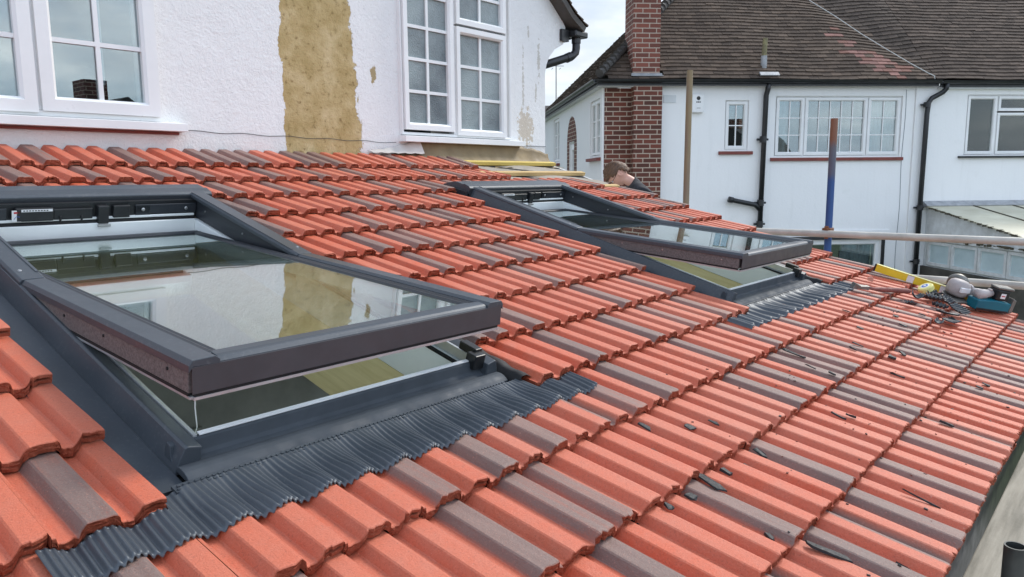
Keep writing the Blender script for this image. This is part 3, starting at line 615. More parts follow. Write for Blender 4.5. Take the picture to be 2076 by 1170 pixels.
# ================================================================== HOUSE
def facade(poly, holes, y, thick, name, mt, parent):
    """wall sheet with real openings: polygon outline (x,z), rectangular holes"""
    xs = sorted(set([p[0] for p in poly] + [h[0] for h in holes] + [h[1] for h in holes])); 
    m = MB(); zmax = max(p[1] for p in poly); zmin = min(p[1] for p in poly)
    def top(x):
        v = [zmin]
        for (xa, za), (xb, zb) in zip(poly, poly[1:] + poly[:1]):
            if min(xa, xb) <= x <= max(xa, xb) and abs(xa - xb) > 1e-6: v.append(za + (zb - za) * (x - xa) / (xb - xa))
        return v
    for a, b in zip(xs, xs[1:]):
        e = 1e-5; ta_, tb_ = top(a + e), top(b - e); lo_a, hi_a, lo_b, hi_b = min(ta_[1:]), max(ta_), min(tb_[1:]), max(tb_)
        hs_ = sorted([h for h in holes if h[0] <= a + e and h[1] >= b - e], key=lambda h: h[2])
        la, lb = lo_a, lo_b
        for h in hs_:
            m.prism([(a, la), (b, lb), (b, h[2]), (a, h[2])], y, y + thick, axis=1); la = lb = h[3]
        m.prism([(a, la), (b, lb), (b, hi_b), (a, hi_a)], y, y + thick, axis=1)
    o = m.build(name, mt, parent); return o
house = empty('house', Matrix.Translation((0, YW, GZ)), 'white roughcast house with a vertical ochre strip of bare render above the red roof', 'house')
house_inv = Matrix.Translation((0, -YW, -GZ))
poly = [(-6, GZ), (3.93, GZ), (3.93, 1.80), (3.952, 1.88), (3.99, 1.945), (4.07, 2.02), (4.19, 2.075), (4.225, 2.14), (4.225, 2.23), (4.15, 2.31), (3.96, 2.44), (3.6, 2.78), (2.4, 4.05), (-6, 4.05)]
holes = [(-1.9, .535, 1.215, 2.5), (2.255, 3.40, 1.215, 2.5)]
o = facade(poly, holes, YW, .25, 'wall', 'house_render', house); o.matrix_basis = house_inv
MB().box(-6, -5.75, YW + .26, YW + 7, GZ, 4.04).box(3.68, 3.93, YW + .26, YW + 7, GZ, 1.9).box(-6, 3.93, YW + 7, YW + 7.2, GZ, 4.04).build('side_wall', 'house_render', house, mw=house_inv)
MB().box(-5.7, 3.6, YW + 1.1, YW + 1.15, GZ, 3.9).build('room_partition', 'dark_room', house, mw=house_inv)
# hairline crack and drip bead
MB().tube([(.66 + .9 * q, YW - .001, 1.176 - .012 * q + .004 * math.sin(q * 19)) for q in np.linspace(0, 1.72, 30)], .0018, 5).build('crack', 'ink_black', house, mw=house_inv)
MB().box(3.60, 3.935, YW - .004, YW + .001, 1.172, 1.178).build('drip_bead', 'upvc_line', house, mw=house_inv)
# swept verge of the main roof (stack of plain tiles)
rp_ = [(4.40, 2.235), (4.22, 2.325), (4.0, 2.50), (3.62, 2.86), (2.4, 4.14), (1.2, 5.4)]
def plain_tiles(name, rowsfun, n_c, length, parent, mw, tilew=.165, gauge=.1, col=((.062, .043, .033), (.105, .078, .060)), keep=None, special=None, thick=.016, jit=1.0):
    v, f_, a_ = [], [], []
    for c in range(n_c):
        off = (c % 2) * tilew / 2; k = int(length / tilew) + 2
        for q in range(-1, k):
            u0 = q * tilew + off + .002; u1 = u0 + tilew - .004; uc = (u0 + u1) / 2
            u0 = max(0, u0); u1 = min(length, u1)
            if u1 - u0 < .02 or (keep and not keep(uc, (c + .5) * gauge)): continue
            col_ = np.array(col[0]) + (np.array(col[1]) - np.array(col[0])) * rng.random() * 1.0
            col_ *= (.8 + .4 * rng.random())
            if special: col_ = special(uc, (c + .5) * gauge, col_)
            l1, l2 = abs(rng.normal(0, .003)) * jit, abs(rng.normal(0, .003)) * jit; ds = rng.normal(0, .004) * jit
            P = [rowsfun(u0, c * gauge + ds, thick + l1), rowsfun(u1, c * gauge + ds, thick + l2), rowsfun(u1, (c + 1) * gauge + .02, 0), rowsfun(u0, (c + 1) * gauge + .02, 0),
                 rowsfun(u0, c * gauge + ds, 0), rowsfun(u1, c * gauge + ds, 0)]
            b_ = len(v); v += P; f_ += [(b_, b_ + 1, b_ + 2, b_ + 3), (b_ + 4, b_ + 5, b_ + 1, b_), (b_ + 4, b_, b_ + 3), (b_ + 5, b_ + 2, b_ + 1)]; a_ += [tuple(col_) + (1,)] * 6
    me = bpy.data.meshes.new(name); me.from_pydata([tuple(p) for p in v], [], f_); me.materials.append(M['plain_tile'])
    ca = me.attributes.new('tile', 'FLOAT_COLOR', 'POINT'); ca.data.foreach_set('color', np.array(a_, dtype=np.float32).ravel())
    o = bpy.data.objects.new(name, me); COL.objects.link(o); o.parent = parent
    if mw is not None: o.matrix_basis = mw
    return o
seglen = np.cumsum([0] + [math.dist(a, b) for a, b in zip(rp_, rp_[1:])])
def rfun(u, s, h):
    x = np.interp(s, seglen, [p[0] for p in rp_]); z = np.interp(s, seglen, [p[1] for p in rp_])
    x2 = np.interp(s + .05, seglen, [p[0] for p in rp_]); z2 = np.interp(s + .05, seglen, [p[1] for p in rp_]); d = Vector((x2 - x, 0, z2 - z)); 
    if d.length < 1e-6: d = Vector((-.7, 0, .7))
    d.normalize(); nn = Vector((d.z, 0, -d.x)) * (1 if d.z * 1 > 0 else 1)
    return (x + abs(nn.x) * h, YW - .13 + u, z + abs(nn.z) * h)
plain_tiles('roof_tiles', rfun, 40, 7.2, house, house_inv)
ud = MB(); pts = [(p[0] - .02, p[1] - .002) for p in rp_]; low = [(p[0] - .05, p[1] - .045) for p in rp_][::-1]
ud.prism(pts + low, YW - .12, YW + 7.0, axis=1).build('undercloak', 'far_roof', house, mw=house_inv)
MB().box(4.14, 4.24, YW - .03, YW + 7, 2.10, 2.20).build('fascia', 'black_paint', house, mw=house_inv)
# black gutter end and swan neck
gt = MB(); gt.box(4.25, 4.44, YW - .10, YW + .04, 2.145, 2.20).build('gutter_outlet', 'black_paint', house, .012, mw=house_inv)
MB().tube([(4.35, YW - .03, 2.17), (4.35, YW - .03, 2.06), (4.34, YW - .03, 2.02), (4.30, YW - .02, 1.985), (4.12, YW + .02, 1.925), (3.97, YW + .10, 1.87), (3.95, YW + .14, 1.80), (3.95, YW + .14, 1.2)], .036, 16).build('downpipe', 'black_paint', house, smooth=True, mw=house_inv)
MB().tube([(4.35, YW - .03, 2.15), (4.35, YW - .03, 2.10)], .042, 16).build('pipe_collar', 'black_paint', house, mw=house_inv)
MB().tube([(4.28, YW - .018, 1.98), (4.235, YW - .005, 1.96)], .042, 16).build('pipe_collar', 'black_paint', house, mw=house_inv)
MB().tube([(4.32, YW + .02, 2.19), (4.32, YW + 6.8, 2.19)], .055, 12).build('gutter', 'black_paint', house, smooth=True, mw=house_inv)

def win_frame_piece(m, x0, x1, z0, z1, y0, w=.055, d=.06, chamf=.012):
    """mitred rectangular casement frame"""
    o_ = [(x0, z0), (x1, z0), (x1, z1), (x0, z1)]; i_ = [(x0 + w, z0 + w), (x1 - w, z0 + w), (x1 - w, z1 - w), (x0 + w, z1 - w)]
    c_ = [(x0 + w - chamf, z0 + w - chamf), (x1 - w + chamf, z0 + w - chamf), (x1 - w + chamf, z1 - w + chamf), (x0 + w - chamf, z1 - w + chamf)]
    vs = [(x, y0, z) for x, z in o_] + [(x, y0, z) for x, z in c_] + [(x, y0 + chamf, z) for x, z in i_] + [(x, y0 + d, z) for x, z in i_] + [(x, y0 + d, z) for x, z in o_]
    fs = []
    for r in range(4):
        for k in range(4): fs.append((r * 4 + k, r * 4 + (k + 1) % 4, (r + 1) * 4 + (k + 1) % 4, (r + 1) * 4 + k))
    for k in range(4): fs.append((16 + k, 16 + (k + 1) % 4, (k + 1) % 4, k))
    return m.add(vs, fs)
def window(name, parent, mw, x0, x1, z0, z1, lights, y=0, glass='window_glass', sill=None, sill_mat='upvc', fm='upvc', fw=.045, sash=.055, bars=.022, open_frame=True, curtain=None):
    """lights: (x0,x1,z0,z1,nx,nz) rectangles of each casement"""
    m = MB(); win_frame_piece(m, x0, x1, z0, z1, y, fw, .07, .008)
    for k, (a, b, c, d, nx, nz) in enumerate(lights):
        if a > x0 + fw + .02: m.box(a - .018, a + .012, y + .006, y + .066, max(c, z0 + fw), min(d, z1 - fw))
    fr = m.build(name, fm, parent, mw=mw)
    for (a, b, c, d, nx, nz) in lights:
        s = MB(); win_frame_piece(s, a + .004, b - .004, c + .004, d - .004, y - .016, sash, .06, .014)
        for i in range(1, nx):
            xx = a + sash + (b - a - 2 * sash) * i / nx; s.box(xx - bars / 2, xx + bars / 2, y + .008, y + .020, c + sash - .004, d - sash + .004)
        for i in range(1, nz):
            zz = c + sash + (d - c - 2 * sash) * i / nz; s.box(a + sash - .004, b - sash + .004, y + .0075, y + .0195, zz - bars / 2, zz + bars / 2)
        s.build('casement', fm, fr)
        MB().box(a + sash - .008, b - sash + .008, y + .021, y + .026, c + sash - .008, d - sash + .008).build('pane', glass, fr)
    if sill:
        sx0, sx1, sz, dep, th_ = sill
        MB().prism([(y + .05, sz + .012), (y - dep, sz), (y - dep, sz - th_), (y + .05, sz - th_)], sx0, sx1).build('sill', sill_mat, fr, .002)
    if curtain:
        for c0, c1, cm in curtain:
            rows = [[(xx, y + .16 + .018 * math.sin(xx * 70), zz) for xx in np.linspace(c0, c1, 40)] for zz in (z0, z1)]
            MB().strip(rows).build('curtain', cm, fr, smooth=True)
    return fr
lw = [(-1.86, -1.15, 1.235, 2.48, 2, 4), (-1.14, -.06, 1.235, 2.48, 3, 4), (-.045, .515, 1.235, 2.48, 2, 4)]
window('window', house, house_inv, -1.9, .535, 1.215, 2.5, [(-1.86, -1.15, 1.235, 2.48, 2, 4), (-1.14, -.055, 1.225, 2.49, 3, 4), (-.045, .527, 1.235, 2.48, 2, 4)], y=YW - .03, sill=(-1.98, .655, 1.208, .045, .042), sash=.07, fw=.03)
MB().box(-1.95, .63, YW - .02, YW + .0, 1.150, 1.164).build('red_tile_sill', 'red_sill', house, mw=house_inv)
ww2 = window('window', house, house_inv, 2.245, 3.44, 1.215, 2.75, [(2.262, 2.765, 1.248, 2.70, 2, 6), (2.79, 3.365, 2.045, 2.70, 2, 3), (2.79, 3.365, 1.225, 2.035, 2, 3)], y=YW - .03, glass='obscured_glass', sill=(2.235, 3.57, 1.205, .045, .04), sash=.05, fw=.02)
# faint interior behind the clear window: net of curtain rails
MB().box(.30, .312, YW + .10, YW + .11, 1.40, 2.5).build('blind_rod', 'upvc', house, mw=house_inv)

# ================================================================== NEIGHBOUR HOUSES
A = R(-45); NB = Matrix(((math.cos(A), -math.sin(A), 0, 9.65991), (math.sin(A), math.cos(A), 0, 5.93274), (0, 0, 1, 0), (0, 0, 0, 1)))
PA = 4.30                                   # party line
NBI = Matrix.Translation((0, 0, -GZ))
nb = empty('neighbour_house', NB @ Matrix.Translation((0, 0, GZ)), 'white rendered house with brown hipped tile roof and brick chimney breast at its corner', 'house', 'pair of white houses behind the scaffolding')
nb2 = empty('neighbour_house', NB @ Matrix.Translation((0, 0, GZ)), 'white attached house at the right edge with black-silled windows above a lean-to', 'house', 'pair of white houses behind the scaffolding')
EV = 2.45; K = .95; Pn = math.atan(K)
# main front wall with openings (local a,b,z)
o = facade([(0, GZ), (PA, GZ), (PA, 2.36), (0, 2.36)], [(1.075, 1.47, 1.33, 2.13), (1.92, 4.09, 1.22, 2.20), (1.2, 3.86, -1.9, -.17)], 0, .28, 'wall', 'painted_wall', nb); o.matrix_basis = NBI
MB().box(-.90, -.02, .082, .3, GZ, 2.33).build('corner_brickwork', 'brick', nb, mw=NBI)
MB().box(-.47, -.015, -.14, .095, GZ, 2.34).build('chimney_breast', 'brick', nb, mw=NBI)
MB().box(-.47, -.03, -.02, .55, 2.50, 4.6).build('chimney', 'brick_high', nb, mw=NBI)
fl = MB(); fl.box(-.50, .0, -.06, -.021, 2.50, 2.545); fl.box(-.51, .01, -.10, -.061, 2.495, 2.51)
fl.build('chimney_flashing', 'lead_flash', nb, .004, mw=NBI)
# left wing wall along b
sw_ = facade([(.0, GZ), (9, GZ), (9, 2.36), (.0, 2.36)], [(.17, 1.04, 1.25, 2.20), (2.75, 3.35, -.6, 1.62), (4.80, 5.75, 1.25, 2.25)], 0, .25, 'side_wall', 'painted_wall', nb)
SW = Matrix(((0, 1, 0, -.935), (1, 0, 0, .10), (0, 0, 1, -GZ), (0, 0, 0, 1)))     # local x runs along b
sw_.matrix_basis = SW
MB().box(-.68, PA, 8.9, 9.1, GZ, 2.3).build('back_wall', 'painted_wall', nb, mw=NBI)
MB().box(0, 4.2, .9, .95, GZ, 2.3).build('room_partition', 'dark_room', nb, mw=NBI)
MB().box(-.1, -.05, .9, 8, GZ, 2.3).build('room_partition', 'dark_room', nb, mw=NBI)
SF = SW
for a_, b_ in ((.17, 1.04), (4.80, 5.75)):
    mid_ = (a_ + b_) / 2
    window('window', nb, SF, a_, b_, 1.25, 2.20 if a_ < 1 else 2.25, [(a_ + .03, mid_, 1.28, 2.17 if a_ < 1 else 2.22, 1, 3), (mid_, b_ - .03, 1.28, 2.17 if a_ < 1 else 2.22, 1, 3)], y=.03, sill=(a_ - .08, b_ + .05, 1.23, .10, .05), sill_mat='red_sill', fw=.03, sash=.045)
# arched brick doorway
ar = MB(); pts = [(2.45, -.6), (2.45, 1.55)] + [(3.05 - .60 * math.cos(q), 1.55 + .58 * math.sin(q)) for q in np.linspace(.15, math.pi - .15, 13)] + [(3.65, 1.55), (3.65, -.6), (3.36, -.6), (3.36, 1.63), (2.74, 1.63), (2.74, -.6)]
ar.prism(pts, -.006, .02, axis=1).build('arch_brickwork', 'brick', nb, mw=SF)
window('door', nb, SF, 2.75, 3.35, -.6, 1.62, [(2.78, 3.32, .55, 1.58, 1, 1), (2.78, 3.32, -.58, .52, 1, 1)], y=.04, sash=.12, fw=.03)
# front windows
window('window', nb, NBI, 1.075, 1.47, 1.33, 2.13, [(1.09, 1.455, 1.345, 2.115, 2, 2)], y=.03, sill=(.98, 1.55, 1.31, .07, .05), sill_mat='red_sill', fw=.02, sash=.055, bars=.018)
window('window', nb, NBI, 1.92, 4.09, 1.22, 2.20, [(1.94, 2.42, 1.24, 2.18, 2, 3), (2.43, 3.50, 1.24, 2.18, 5, 3), (3.51, 4.07, 1.24, 2.18, 2, 3)], y=.03, sill=(1.86, 4.14, 1.20, .07, .05), sill_mat='red_sill', fw=.02, sash=.055, bars=.016,
       curtain=[(1.96, 2.2, 'curtain'), (3.6, 4.05, 'curtain')])
window('patio_door', nb, NBI, 1.2, 3.86, -1.9, -.17, [(1.23, 2.0, -1.87, -.2, 1, 1), (2.0, 2.95, -1.87, -.2, 1, 1), (2.95, 3.83, -1.87, -.2, 1, 1)], y=.03, fw=.05, sash=.05, curtain=[(3.25, 3.8, 'curtain')])
MB().box(1.1, 3.92, -.035, -.001, -.165, -.11).box(3.87, 3.92, -.03, -.001, -2, -.165).build('door_trim', 'black_paint', nb, mw=NBI)
MB().box(.5, 4.0, -.02, -.0005, -.07, -.01).build('ledge', 'painted_wall', nb, mw=NBI)
MB().tube([(PA - .16 + .01 * math.sin(q * 14), -.0015, 2.3 - q * 3.4) for q in np.linspace(0, 1, 24)], .006, 5).build('wall_crack', 'upvc_line', nb, mw=NBI)
# roofs
def rf(u, s, h):     # front plane, u from a=-1.05
    a = -1.05 + u; b = -.12 + s * math.cos(Pn); z = EV + s * math.sin(Pn)
    # swept valley between the two houses
    va = 4.75 - .62 * s; dv = (a - va)
    dip = -.055 * math.exp(-(dv / .38) ** 2) * min(1, s * 1.5)
    sag = .010 * math.sin(a * 1.7) + .006 * math.sin(a * 4.1 + s)
    return (a - .05 * math.exp(-(dv / .3) ** 2) * 0, b - math.sin(Pn) * h, z + math.cos(Pn) * h + dip + sag * .8)
def rl(u, s, h):     # left plane, u from b=-.1 going away
    b = -.12 + u; a = -1.05 + s * math.cos(Pn); z = EV + s * math.sin(Pn)
    return (a - math.sin(Pn) * h, b, z + math.cos(Pn) * h)
cs = math.cos(Pn)
def sp_(u, s, c):
    a = -1.05 + u; k = (a - (4.0 - .62 * s)) / (.26 + .10 * math.sin(s * 5)); k2 = (s - .75) / .62
    if k * k + k2 * k2 < 1 and rng.random() < .62: return np.array((.34, .175, .145)) * (.7 + .5 * rng.random())
    if k * k + k2 * k2 < 2.2 and rng.random() < .2: return np.array((.27, .13, .10))
    if a > 4.75 - .62 * s: return c * np.array((.92, .90, .90))
    return c * np.array((1.12, 1.02, .93))
CC = ((.056, .042, .034), (.108, .083, .066))
plain_tiles('roof_tiles', rf, 34, 5.62, nb, NBI, keep=lambda u, s: (u > s * cs + .05) and not (u - 1.05 < 0.0 and u - 1.05 > -.46 and s < .75 and s > .05), special=sp_, col=CC)
plain_tiles('side_roof_tiles', rl, 34, 9.0, nb, NBI, keep=lambda u, s: u > s * cs + .05 and not (u < .66 and s * cs - 1.05 > -.55 and s * cs - 1.05 < .06), special=lambda u, s, c: c * np.array((1.1, 1.0, .9)), col=CC, jit=2.5)
hp = MB()
for k in range(34):
    s = .03 + k * .1; tpos = s * cs; p = Vector((-1.05 + tpos, -.12 + tpos, EV + s * math.sin(Pn) + .03))
    dirv = Vector((cs, cs, math.sin(Pn))).normalized(); q = p + dirv * .17
    hp.tube([p + Vector((0, 0, .035)), q], [.075, .05], 8)
hp.build('hip_tiles', 'far_roof', nb, mw=NBI)
MB().prism([(-.10, EV - .02), (-.10 + 3.4 * cs, EV - .02 + 3.4 * math.sin(Pn)), (-.05 + 3.4 * cs, EV - .2 + 3.4 * math.sin(Pn)), (-.05, EV - .10)], 2.2, PA, axis=0)
# under-roof solids keep the sky from showing between tiles
un = MB(); h_ = 3.4
un.add([(-1.0, -.07, EV), (8.6, -.07, EV), (8.6, -.07 + h_ * cs, EV + h_ * math.sin(Pn) - .12), (-1.0 + h_ * cs, -.07 + h_ * cs, EV + h_ * math.sin(Pn) - .12), (-1.0, 8.9, EV), (-1.0 + h_ * cs, 8.9, EV + h_ * math.sin(Pn) - .12)],
       [(0, 1, 2, 3), (0, 3, 5, 4)])
for i_, p_ in enumerate(un.v): un.v[i_] = (p_[0] + .05, p_[1] + .05, p_[2] - .05)
un.build('roof_felt', 'far_roof', nb, mw=NBI)
sf = MB(); sf.box(-1.04, .0, -.10, .095, 2.335, 2.36); sf.box(-1.04, -.93, .0955, 9, 2.335, 2.36); sf.build('soffit', 'soffit', nb, mw=NBI)
gu = MB(); half = [(math.cos(q) * .056, math.sin(q) * .056) for q in np.linspace(math.pi, 2 * math.pi, 9)] + [(math.cos(q) * .05, math.sin(q) * .05) for q in np.linspace(2 * math.pi, math.pi, 9)]
gu.prism([(p[0] - .165, p[1] + 2.435) for p in half], -1.12, 4.62, axis=0); gu.prism([(p[0] - 1.10, p[1] + 2.435) for p in half], -.21, 9, axis=1)
gu.box(-1.06, 4.62, -.128, -.108, 2.345, 2.44); gu.box(-1.06, -1.04, -.107, 9, 2.345, 2.44)
smooth_angle(gu.build('gutter', 'black_paint', nb, mw=NBI))
# downpipe 1 with collar and branch
MB().tube([(1.74, -.13, 2.40), (1.735, -.09, 2.28), (1.72, -.075, 2.2), (1.69, -.075, -.6)], .042, 14).build('downpipe', 'black_paint', nb, smooth=True, mw=NBI)
for z_ in (1.50, .47, .12): MB().tube([(1.695, -.075, z_ - .05), (1.695, -.075, z_ + .05)], .055, 14).tube([(1.60, -.055, z_), (1.79, -.055, z_)], .018, 8).build('pipe_collar', 'black_paint', nb, mw=NBI)
MB().tube([(1.17, -.08, .53), (1.30, -.08, .50), (1.60, -.08, .44), (1.69, -.075, .36)], .040, 12).tube([(1.15, -.08, .532), (1.22, -.08, .518)], .05, 12).build('branch_pipe', 'black_paint', nb, smooth=True, mw=NBI)
# vent pipe on the roof, alarm box, air brick
vz = EV + .2
MB().tube([(1.74, .12, 2.55), (1.74, .12, 2.85)], .05, 12).build('vent_pipe', 'lead_flash', nb, smooth=False, mw=NBI)
MB().tube([(1.74, .12, 2.85), (1.75, .12, 3.13)], .040, 12, hollow=.8).build('vent_pipe_top', 'pipe_old', nb, mw=NBI)
MB().prism([(-.10, 2.50), (-.04, 2.555), (-.05, 2.575), (-.12, 2.515)], 1.60, 1.92, axis=0).build('vent_flashing', 'lead_flash', nb, .004, mw=NBI)
MB().box(.04, .25, -.012, -.0005, 2.09, 2.21).build('air_brick', 'soffit', nb, .003, mw=NBI)
ab = MB().box(.50, .69, -.075, -.001, 1.93, 2.22).build('alarm_box', 'upvc', nb, .012, mw=NBI)
am = MB().lathe([(.032, 0), (.030, .002)], Matrix.Translation((.60, -.076, 2.155)) @ Matrix.Rotation(R(90), 4, 'X'), 12)
am.build('alarm_logo', 'ink_black', ab); am = MB()
for k_ in range(3): am.box(.565 + .026 * k_, .582 + .026 * k_, -.0785, -.0755, 2.085, 2.105)
am.build('alarm_name', 'ink_black', ab); am = MB()
for k_ in range(5): am.box(.575 + .013 * k_, .582 + .013 * k_, -.0785, -.0755, 1.995, 2.005)
am.build('alarm_text', 'ink_black', ab)
# cable running down the roof
pts = []
for a_, z_ in ((2.75, 4.15), (3.05, 3.75), (3.45, 3.42), (3.80, 3.08), (4.10, 2.82), (4.38, 2.62), (4.50, 2.53), (4.50, 2.47)):
    pts.append((a_, -.12 + (z_ - EV) / K - .045, z_ + .03))
pts = [(2.98, 1.22, 3.98), (3.30, .88, 3.64), (3.62, .55, 3.28), (3.92, .28, 2.99), (4.20, .06, 2.74), (4.42, -.10, 2.56), (4.50, -.17, 2.50), (4.50, -.18, 2.45)]
tag(MB().tube(pts, .009, 6).build('roof_cable', 'cable', None, smooth=True, mw=NB), 'thin pale cable draped diagonally down the brown tiled roof', 'cable')
# second house
o = facade([(PA + .002, GZ), (9.5, GZ), (9.5, 2.36), (PA + .002, 2.36)], [(5.20, 6.9, 1.22, 2.22)], -.03, .28, 'wall', 'painted_wall', nb2); o.matrix_basis = NBI
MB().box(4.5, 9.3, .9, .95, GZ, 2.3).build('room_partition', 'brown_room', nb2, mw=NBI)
MB().box(9.25, 9.5, .26, 9, GZ, 2.3).build('side_wall', 'painted_wall', nb2, mw=NBI)
window('window', nb2, NBI, 5.20, 6.9, 1.22, 2.22, [(5.22, 5.74, 1.24, 2.20, 1, 1), (5.76, 6.88, 1.95, 2.20, 1, 1), (5.76, 6.88, 1.24, 1.93, 1, 1)], y=-.005, glass='clear_dark_glass', sill=(5.10, 7.0, 1.21, .08, .03), sill_mat='dark_sill', fw=.02, sash=.05)
plain_tiles('roof_tiles', lambda u, s, h: rf(u + 5.62, s, h), 34, 4.2, nb2, NBI, special=lambda u, s, c: c * np.array((1.05, .98, .95)), col=CC)
g2 = MB(); g2.prism([(p[0] - .165, p[1] + 2.425) for p in half], 4.64, 9.6, axis=0); g2.box(4.64, 9.6, -.128, -.108, 2.33, 2.42)
smooth_angle(g2.build('gutter', 'black_paint', nb2, mw=NBI))
MB().box(4.66, 9.6, -.107, -.031, 2.31, 2.345).build('soffit', 'soffit', nb2, mw=NBI)
MB().tube([(4.74, -.165, 2.40), (4.73, -.15, 2.30), (4.70, -.12, 2.25), (4.52, -.10, 2.15), (4.475, -.10, 2.08), (4.46, -.10, 1.9), (4.44, -.10, -1.2)], .040, 14).build('downpipe', 'black_paint', nb2, smooth=True, mw=NBI)
for z_ in (2.05, .36, -.55): MB().tube([(4.45, -.10, z_ - .04), (4.45, -.10, z_ + .04)], .052, 14).tube([(4.36, -.07, z_), (4.53, -.07, z_)], .016, 8).build('pipe_collar', 'black_paint', nb2, mw=NBI)
# lean-to
lt = empty('lean_to', NB @ Matrix.Translation((4.62, -.03, GZ)), 'shabby white lean-to with pale sheet roof, mossy edges and four small side panes', 'lean-to')
LT = Matrix.Translation((-4.62, .03, -GZ))
X0 = 4.62
MB().prism([(-.04, .40), (-2.6, -.02), (-2.6, -.045), (-.04, .375)], X0 - .06, 7.5, axis=0).build('roof_sheet', 'leanto_sheet', lt, mw=LT)
for a_ in (5.35, 6.05, 6.75): MB().prism([(-.04, .412), (-2.6, -.008), (-2.6, -.019), (-.04, .401)], a_, a_ + .03, axis=0).build('glazing_bar', 'moss', lt, mw=LT)
MB().prism([(-.031, .47), (-.16, .40), (-.16, .385), (-.031, .36)], X0 - .08, 7.6, axis=0).build('roof_flashing', 'lead_flash', lt, .004, mw=LT)
ms = MB()
for k_ in range(60):
    q = rng.random(); ms.box(*(lambda a, b, z, s_: (a, a + s_, b, b + s_ * 1.6, z, z + s_ * .6))(X0 - .08 + rng.normal(0, .012), -.25 - q * 2.2, .40 - (q * 2.2 + .21) * .164 - .02, .015 + .03 * rng.random()))
tag(ms.build('moss_edge', 'moss', lt, mw=LT), kind='stuff')
LS = LT @ Matrix(((0, -1, 0, X0 - .0), (-1, 0, 0, -.035), (0, 0, 1, 0), (0, 0, 0, 1)))      # local x runs towards the viewer
sd_ = facade([(0, GZ), (2.55, GZ), (2.55, -.03), (0, .38)], [(.05, 2.50, -.62, -.19)], 0, -.08, 'side_wall', 'leanto_wood', lt); sd_.matrix_basis = LS
sd_.data.transform(Matrix.Identity(4))
MB().box(-.01, 2.57, .006, .05, GZ, -.625).build('base_wall', 'old_render', lt, mw=LS)
MB().box(-.01, 2.57, .005, .03, -.185, -.15).build('rail', 'leanto_wood', lt, mw=LS)
for k_ in range(4):
    a_ = .08 + k_ * .62; m_ = MB(); win_frame_piece(m_, a_, a_ + .60, -.60, -.20, .0, .05, -.05, .0)
    fr_ = m_.build('window', 'leanto_wood', lt, mw=LS); MB().box(a_ + .045, a_ + .555, -.034, -.03, -.56, -.24).build('pane', 'blind', fr_)
MB().box(5.0, 7.5, -2.58, -2.5, GZ, -.05).build('front_wall', 'leanto_wood', lt, mw=LT)
ms = MB()
for k_ in range(80):
    q = rng.random() * 2.5; s_ = .010 + .022 * rng.random(); ms.box(q, q + s_ * 2, .03, .03 + s_, -.16 + rng.normal(0, .008), -.16 + s_)
tag(ms.build('moss_line', 'moss', lt, mw=LS), kind='stuff')

# ================================================================== FAR HOUSE, AERIAL, HOUSE BEHIND THE CAMERA
fh = empty('far_house', Matrix.Translation((20.6, 16.4, GZ)) @ Matrix.Rotation(R(-45), 4, 'Z'), 'distant house glimpsed between the two houses, red-potted chimney above a grey roof', 'house')
FI = Matrix.Translation((0, 0, -GZ))
MB().box(-1.9, 3, 0, 5, GZ, 2.1).build('wall', 'painted_wall', fh, mw=FI)
MB().prism([(-.2, 2.1), (2.5, 3.7), (5.2, 2.1)], -2.2, 3, axis=0).build('roof', 'far_roof', fh, mw=FI)
MB().box(-1.05, -.35, 1.7, 2.6, 2.6, 4.0).build('chimney', 'brick', fh, mw=FI)
MB().tube([(-.85, 2, 4.0), (-.85, 2, 4.3)], .11, 10).tube([(-.55, 2, 4.0), (-.55, 2, 4.25)], .10, 10).build('chimney_pot', 'clay_red', fh, mw=FI)
window('window', fh, FI, -1.2, -.2, .9, 2.0, [(-1.18, -.7, .92, 1.98, 1, 2), (-.7, -.22, .92, 1.98, 1, 2)], y=-.03)
MB().tube([(.45, 2.5, 3.4), (.45, 2.5, 5.2)], .02, 6).tube([(.2, 2.5, 5.2), (.75, 2.5, 5.2)], .012, 5).tube([(.3, 2.3, 5.1), (.3, 2.7, 5.1)], .01, 5).tube([(.6, 2.3, 5.1), (.6, 2.7, 5.1)], .01, 5).build('aerial', 'steel_dull', fh, mw=FI)
bh_ = empty('house_behind', Matrix.Translation((5.2, -8, GZ)), 'brick chimney and dark tiled roof mirrored in the window at top left', 'house')
MB().box(-.62, -.20, -.3, .25, 2.1 - GZ, 2.84 - GZ).build('chimney', 'brick', bh_)
MB().prism([(-3.4, 1.1 - GZ), (-.45, 2.35 - GZ), (-.1, 2.50 - GZ), (.3, 2.2 - GZ), (1.0, 1.2 - GZ)], -2.5, .9, axis=1).build('roof', 'far_roof', bh_)
MB().box(-3.2, .9, -2.4, .85, 0, 1.2 - GZ).build('wall', 'painted_wall', bh_)

# ================================================================== SCAFFOLD
XS = 4.06
def pole(name, pts, label, mt, r=.0242, group='scaffold tubes', hollow=0, cat='scaffold pole'):
    t_ = empty(name, Matrix.Translation(pts[0]), label, cat, group); inv = Matrix.Translation(-Vector(pts[0]))
    return t_, inv
p1, i1 = pole('scaffold_pole', [(XS, 2.54, GZ)], 'rusty brown upright scaffold pole, left of the blue one', 'rust')
MB().tube([(XS, 2.54, GZ), (XS, 2.54, .62)], .0242, 16).build('tube', 'steel_dull', p1, smooth=True, mw=i1)
mat('pole_brown', (.26, .20, .10), (.20, .16, .13), rough=.55, scale=3, metal=.2, streak=(3, 3, .8))
MB().tube([(XS, 2.54, .62), (XS + .01, 2.54, 1.715)], .0243, 16, hollow=.85).build('tube', 'pole_brown', p1, mw=i1)
smooth_angle(p1.children[1])
p2, i2 = pole('scaffold_pole', [(XS, 1.44, GZ)], 'blue painted upright scaffold pole with rusty tip and coupler', 'blue')
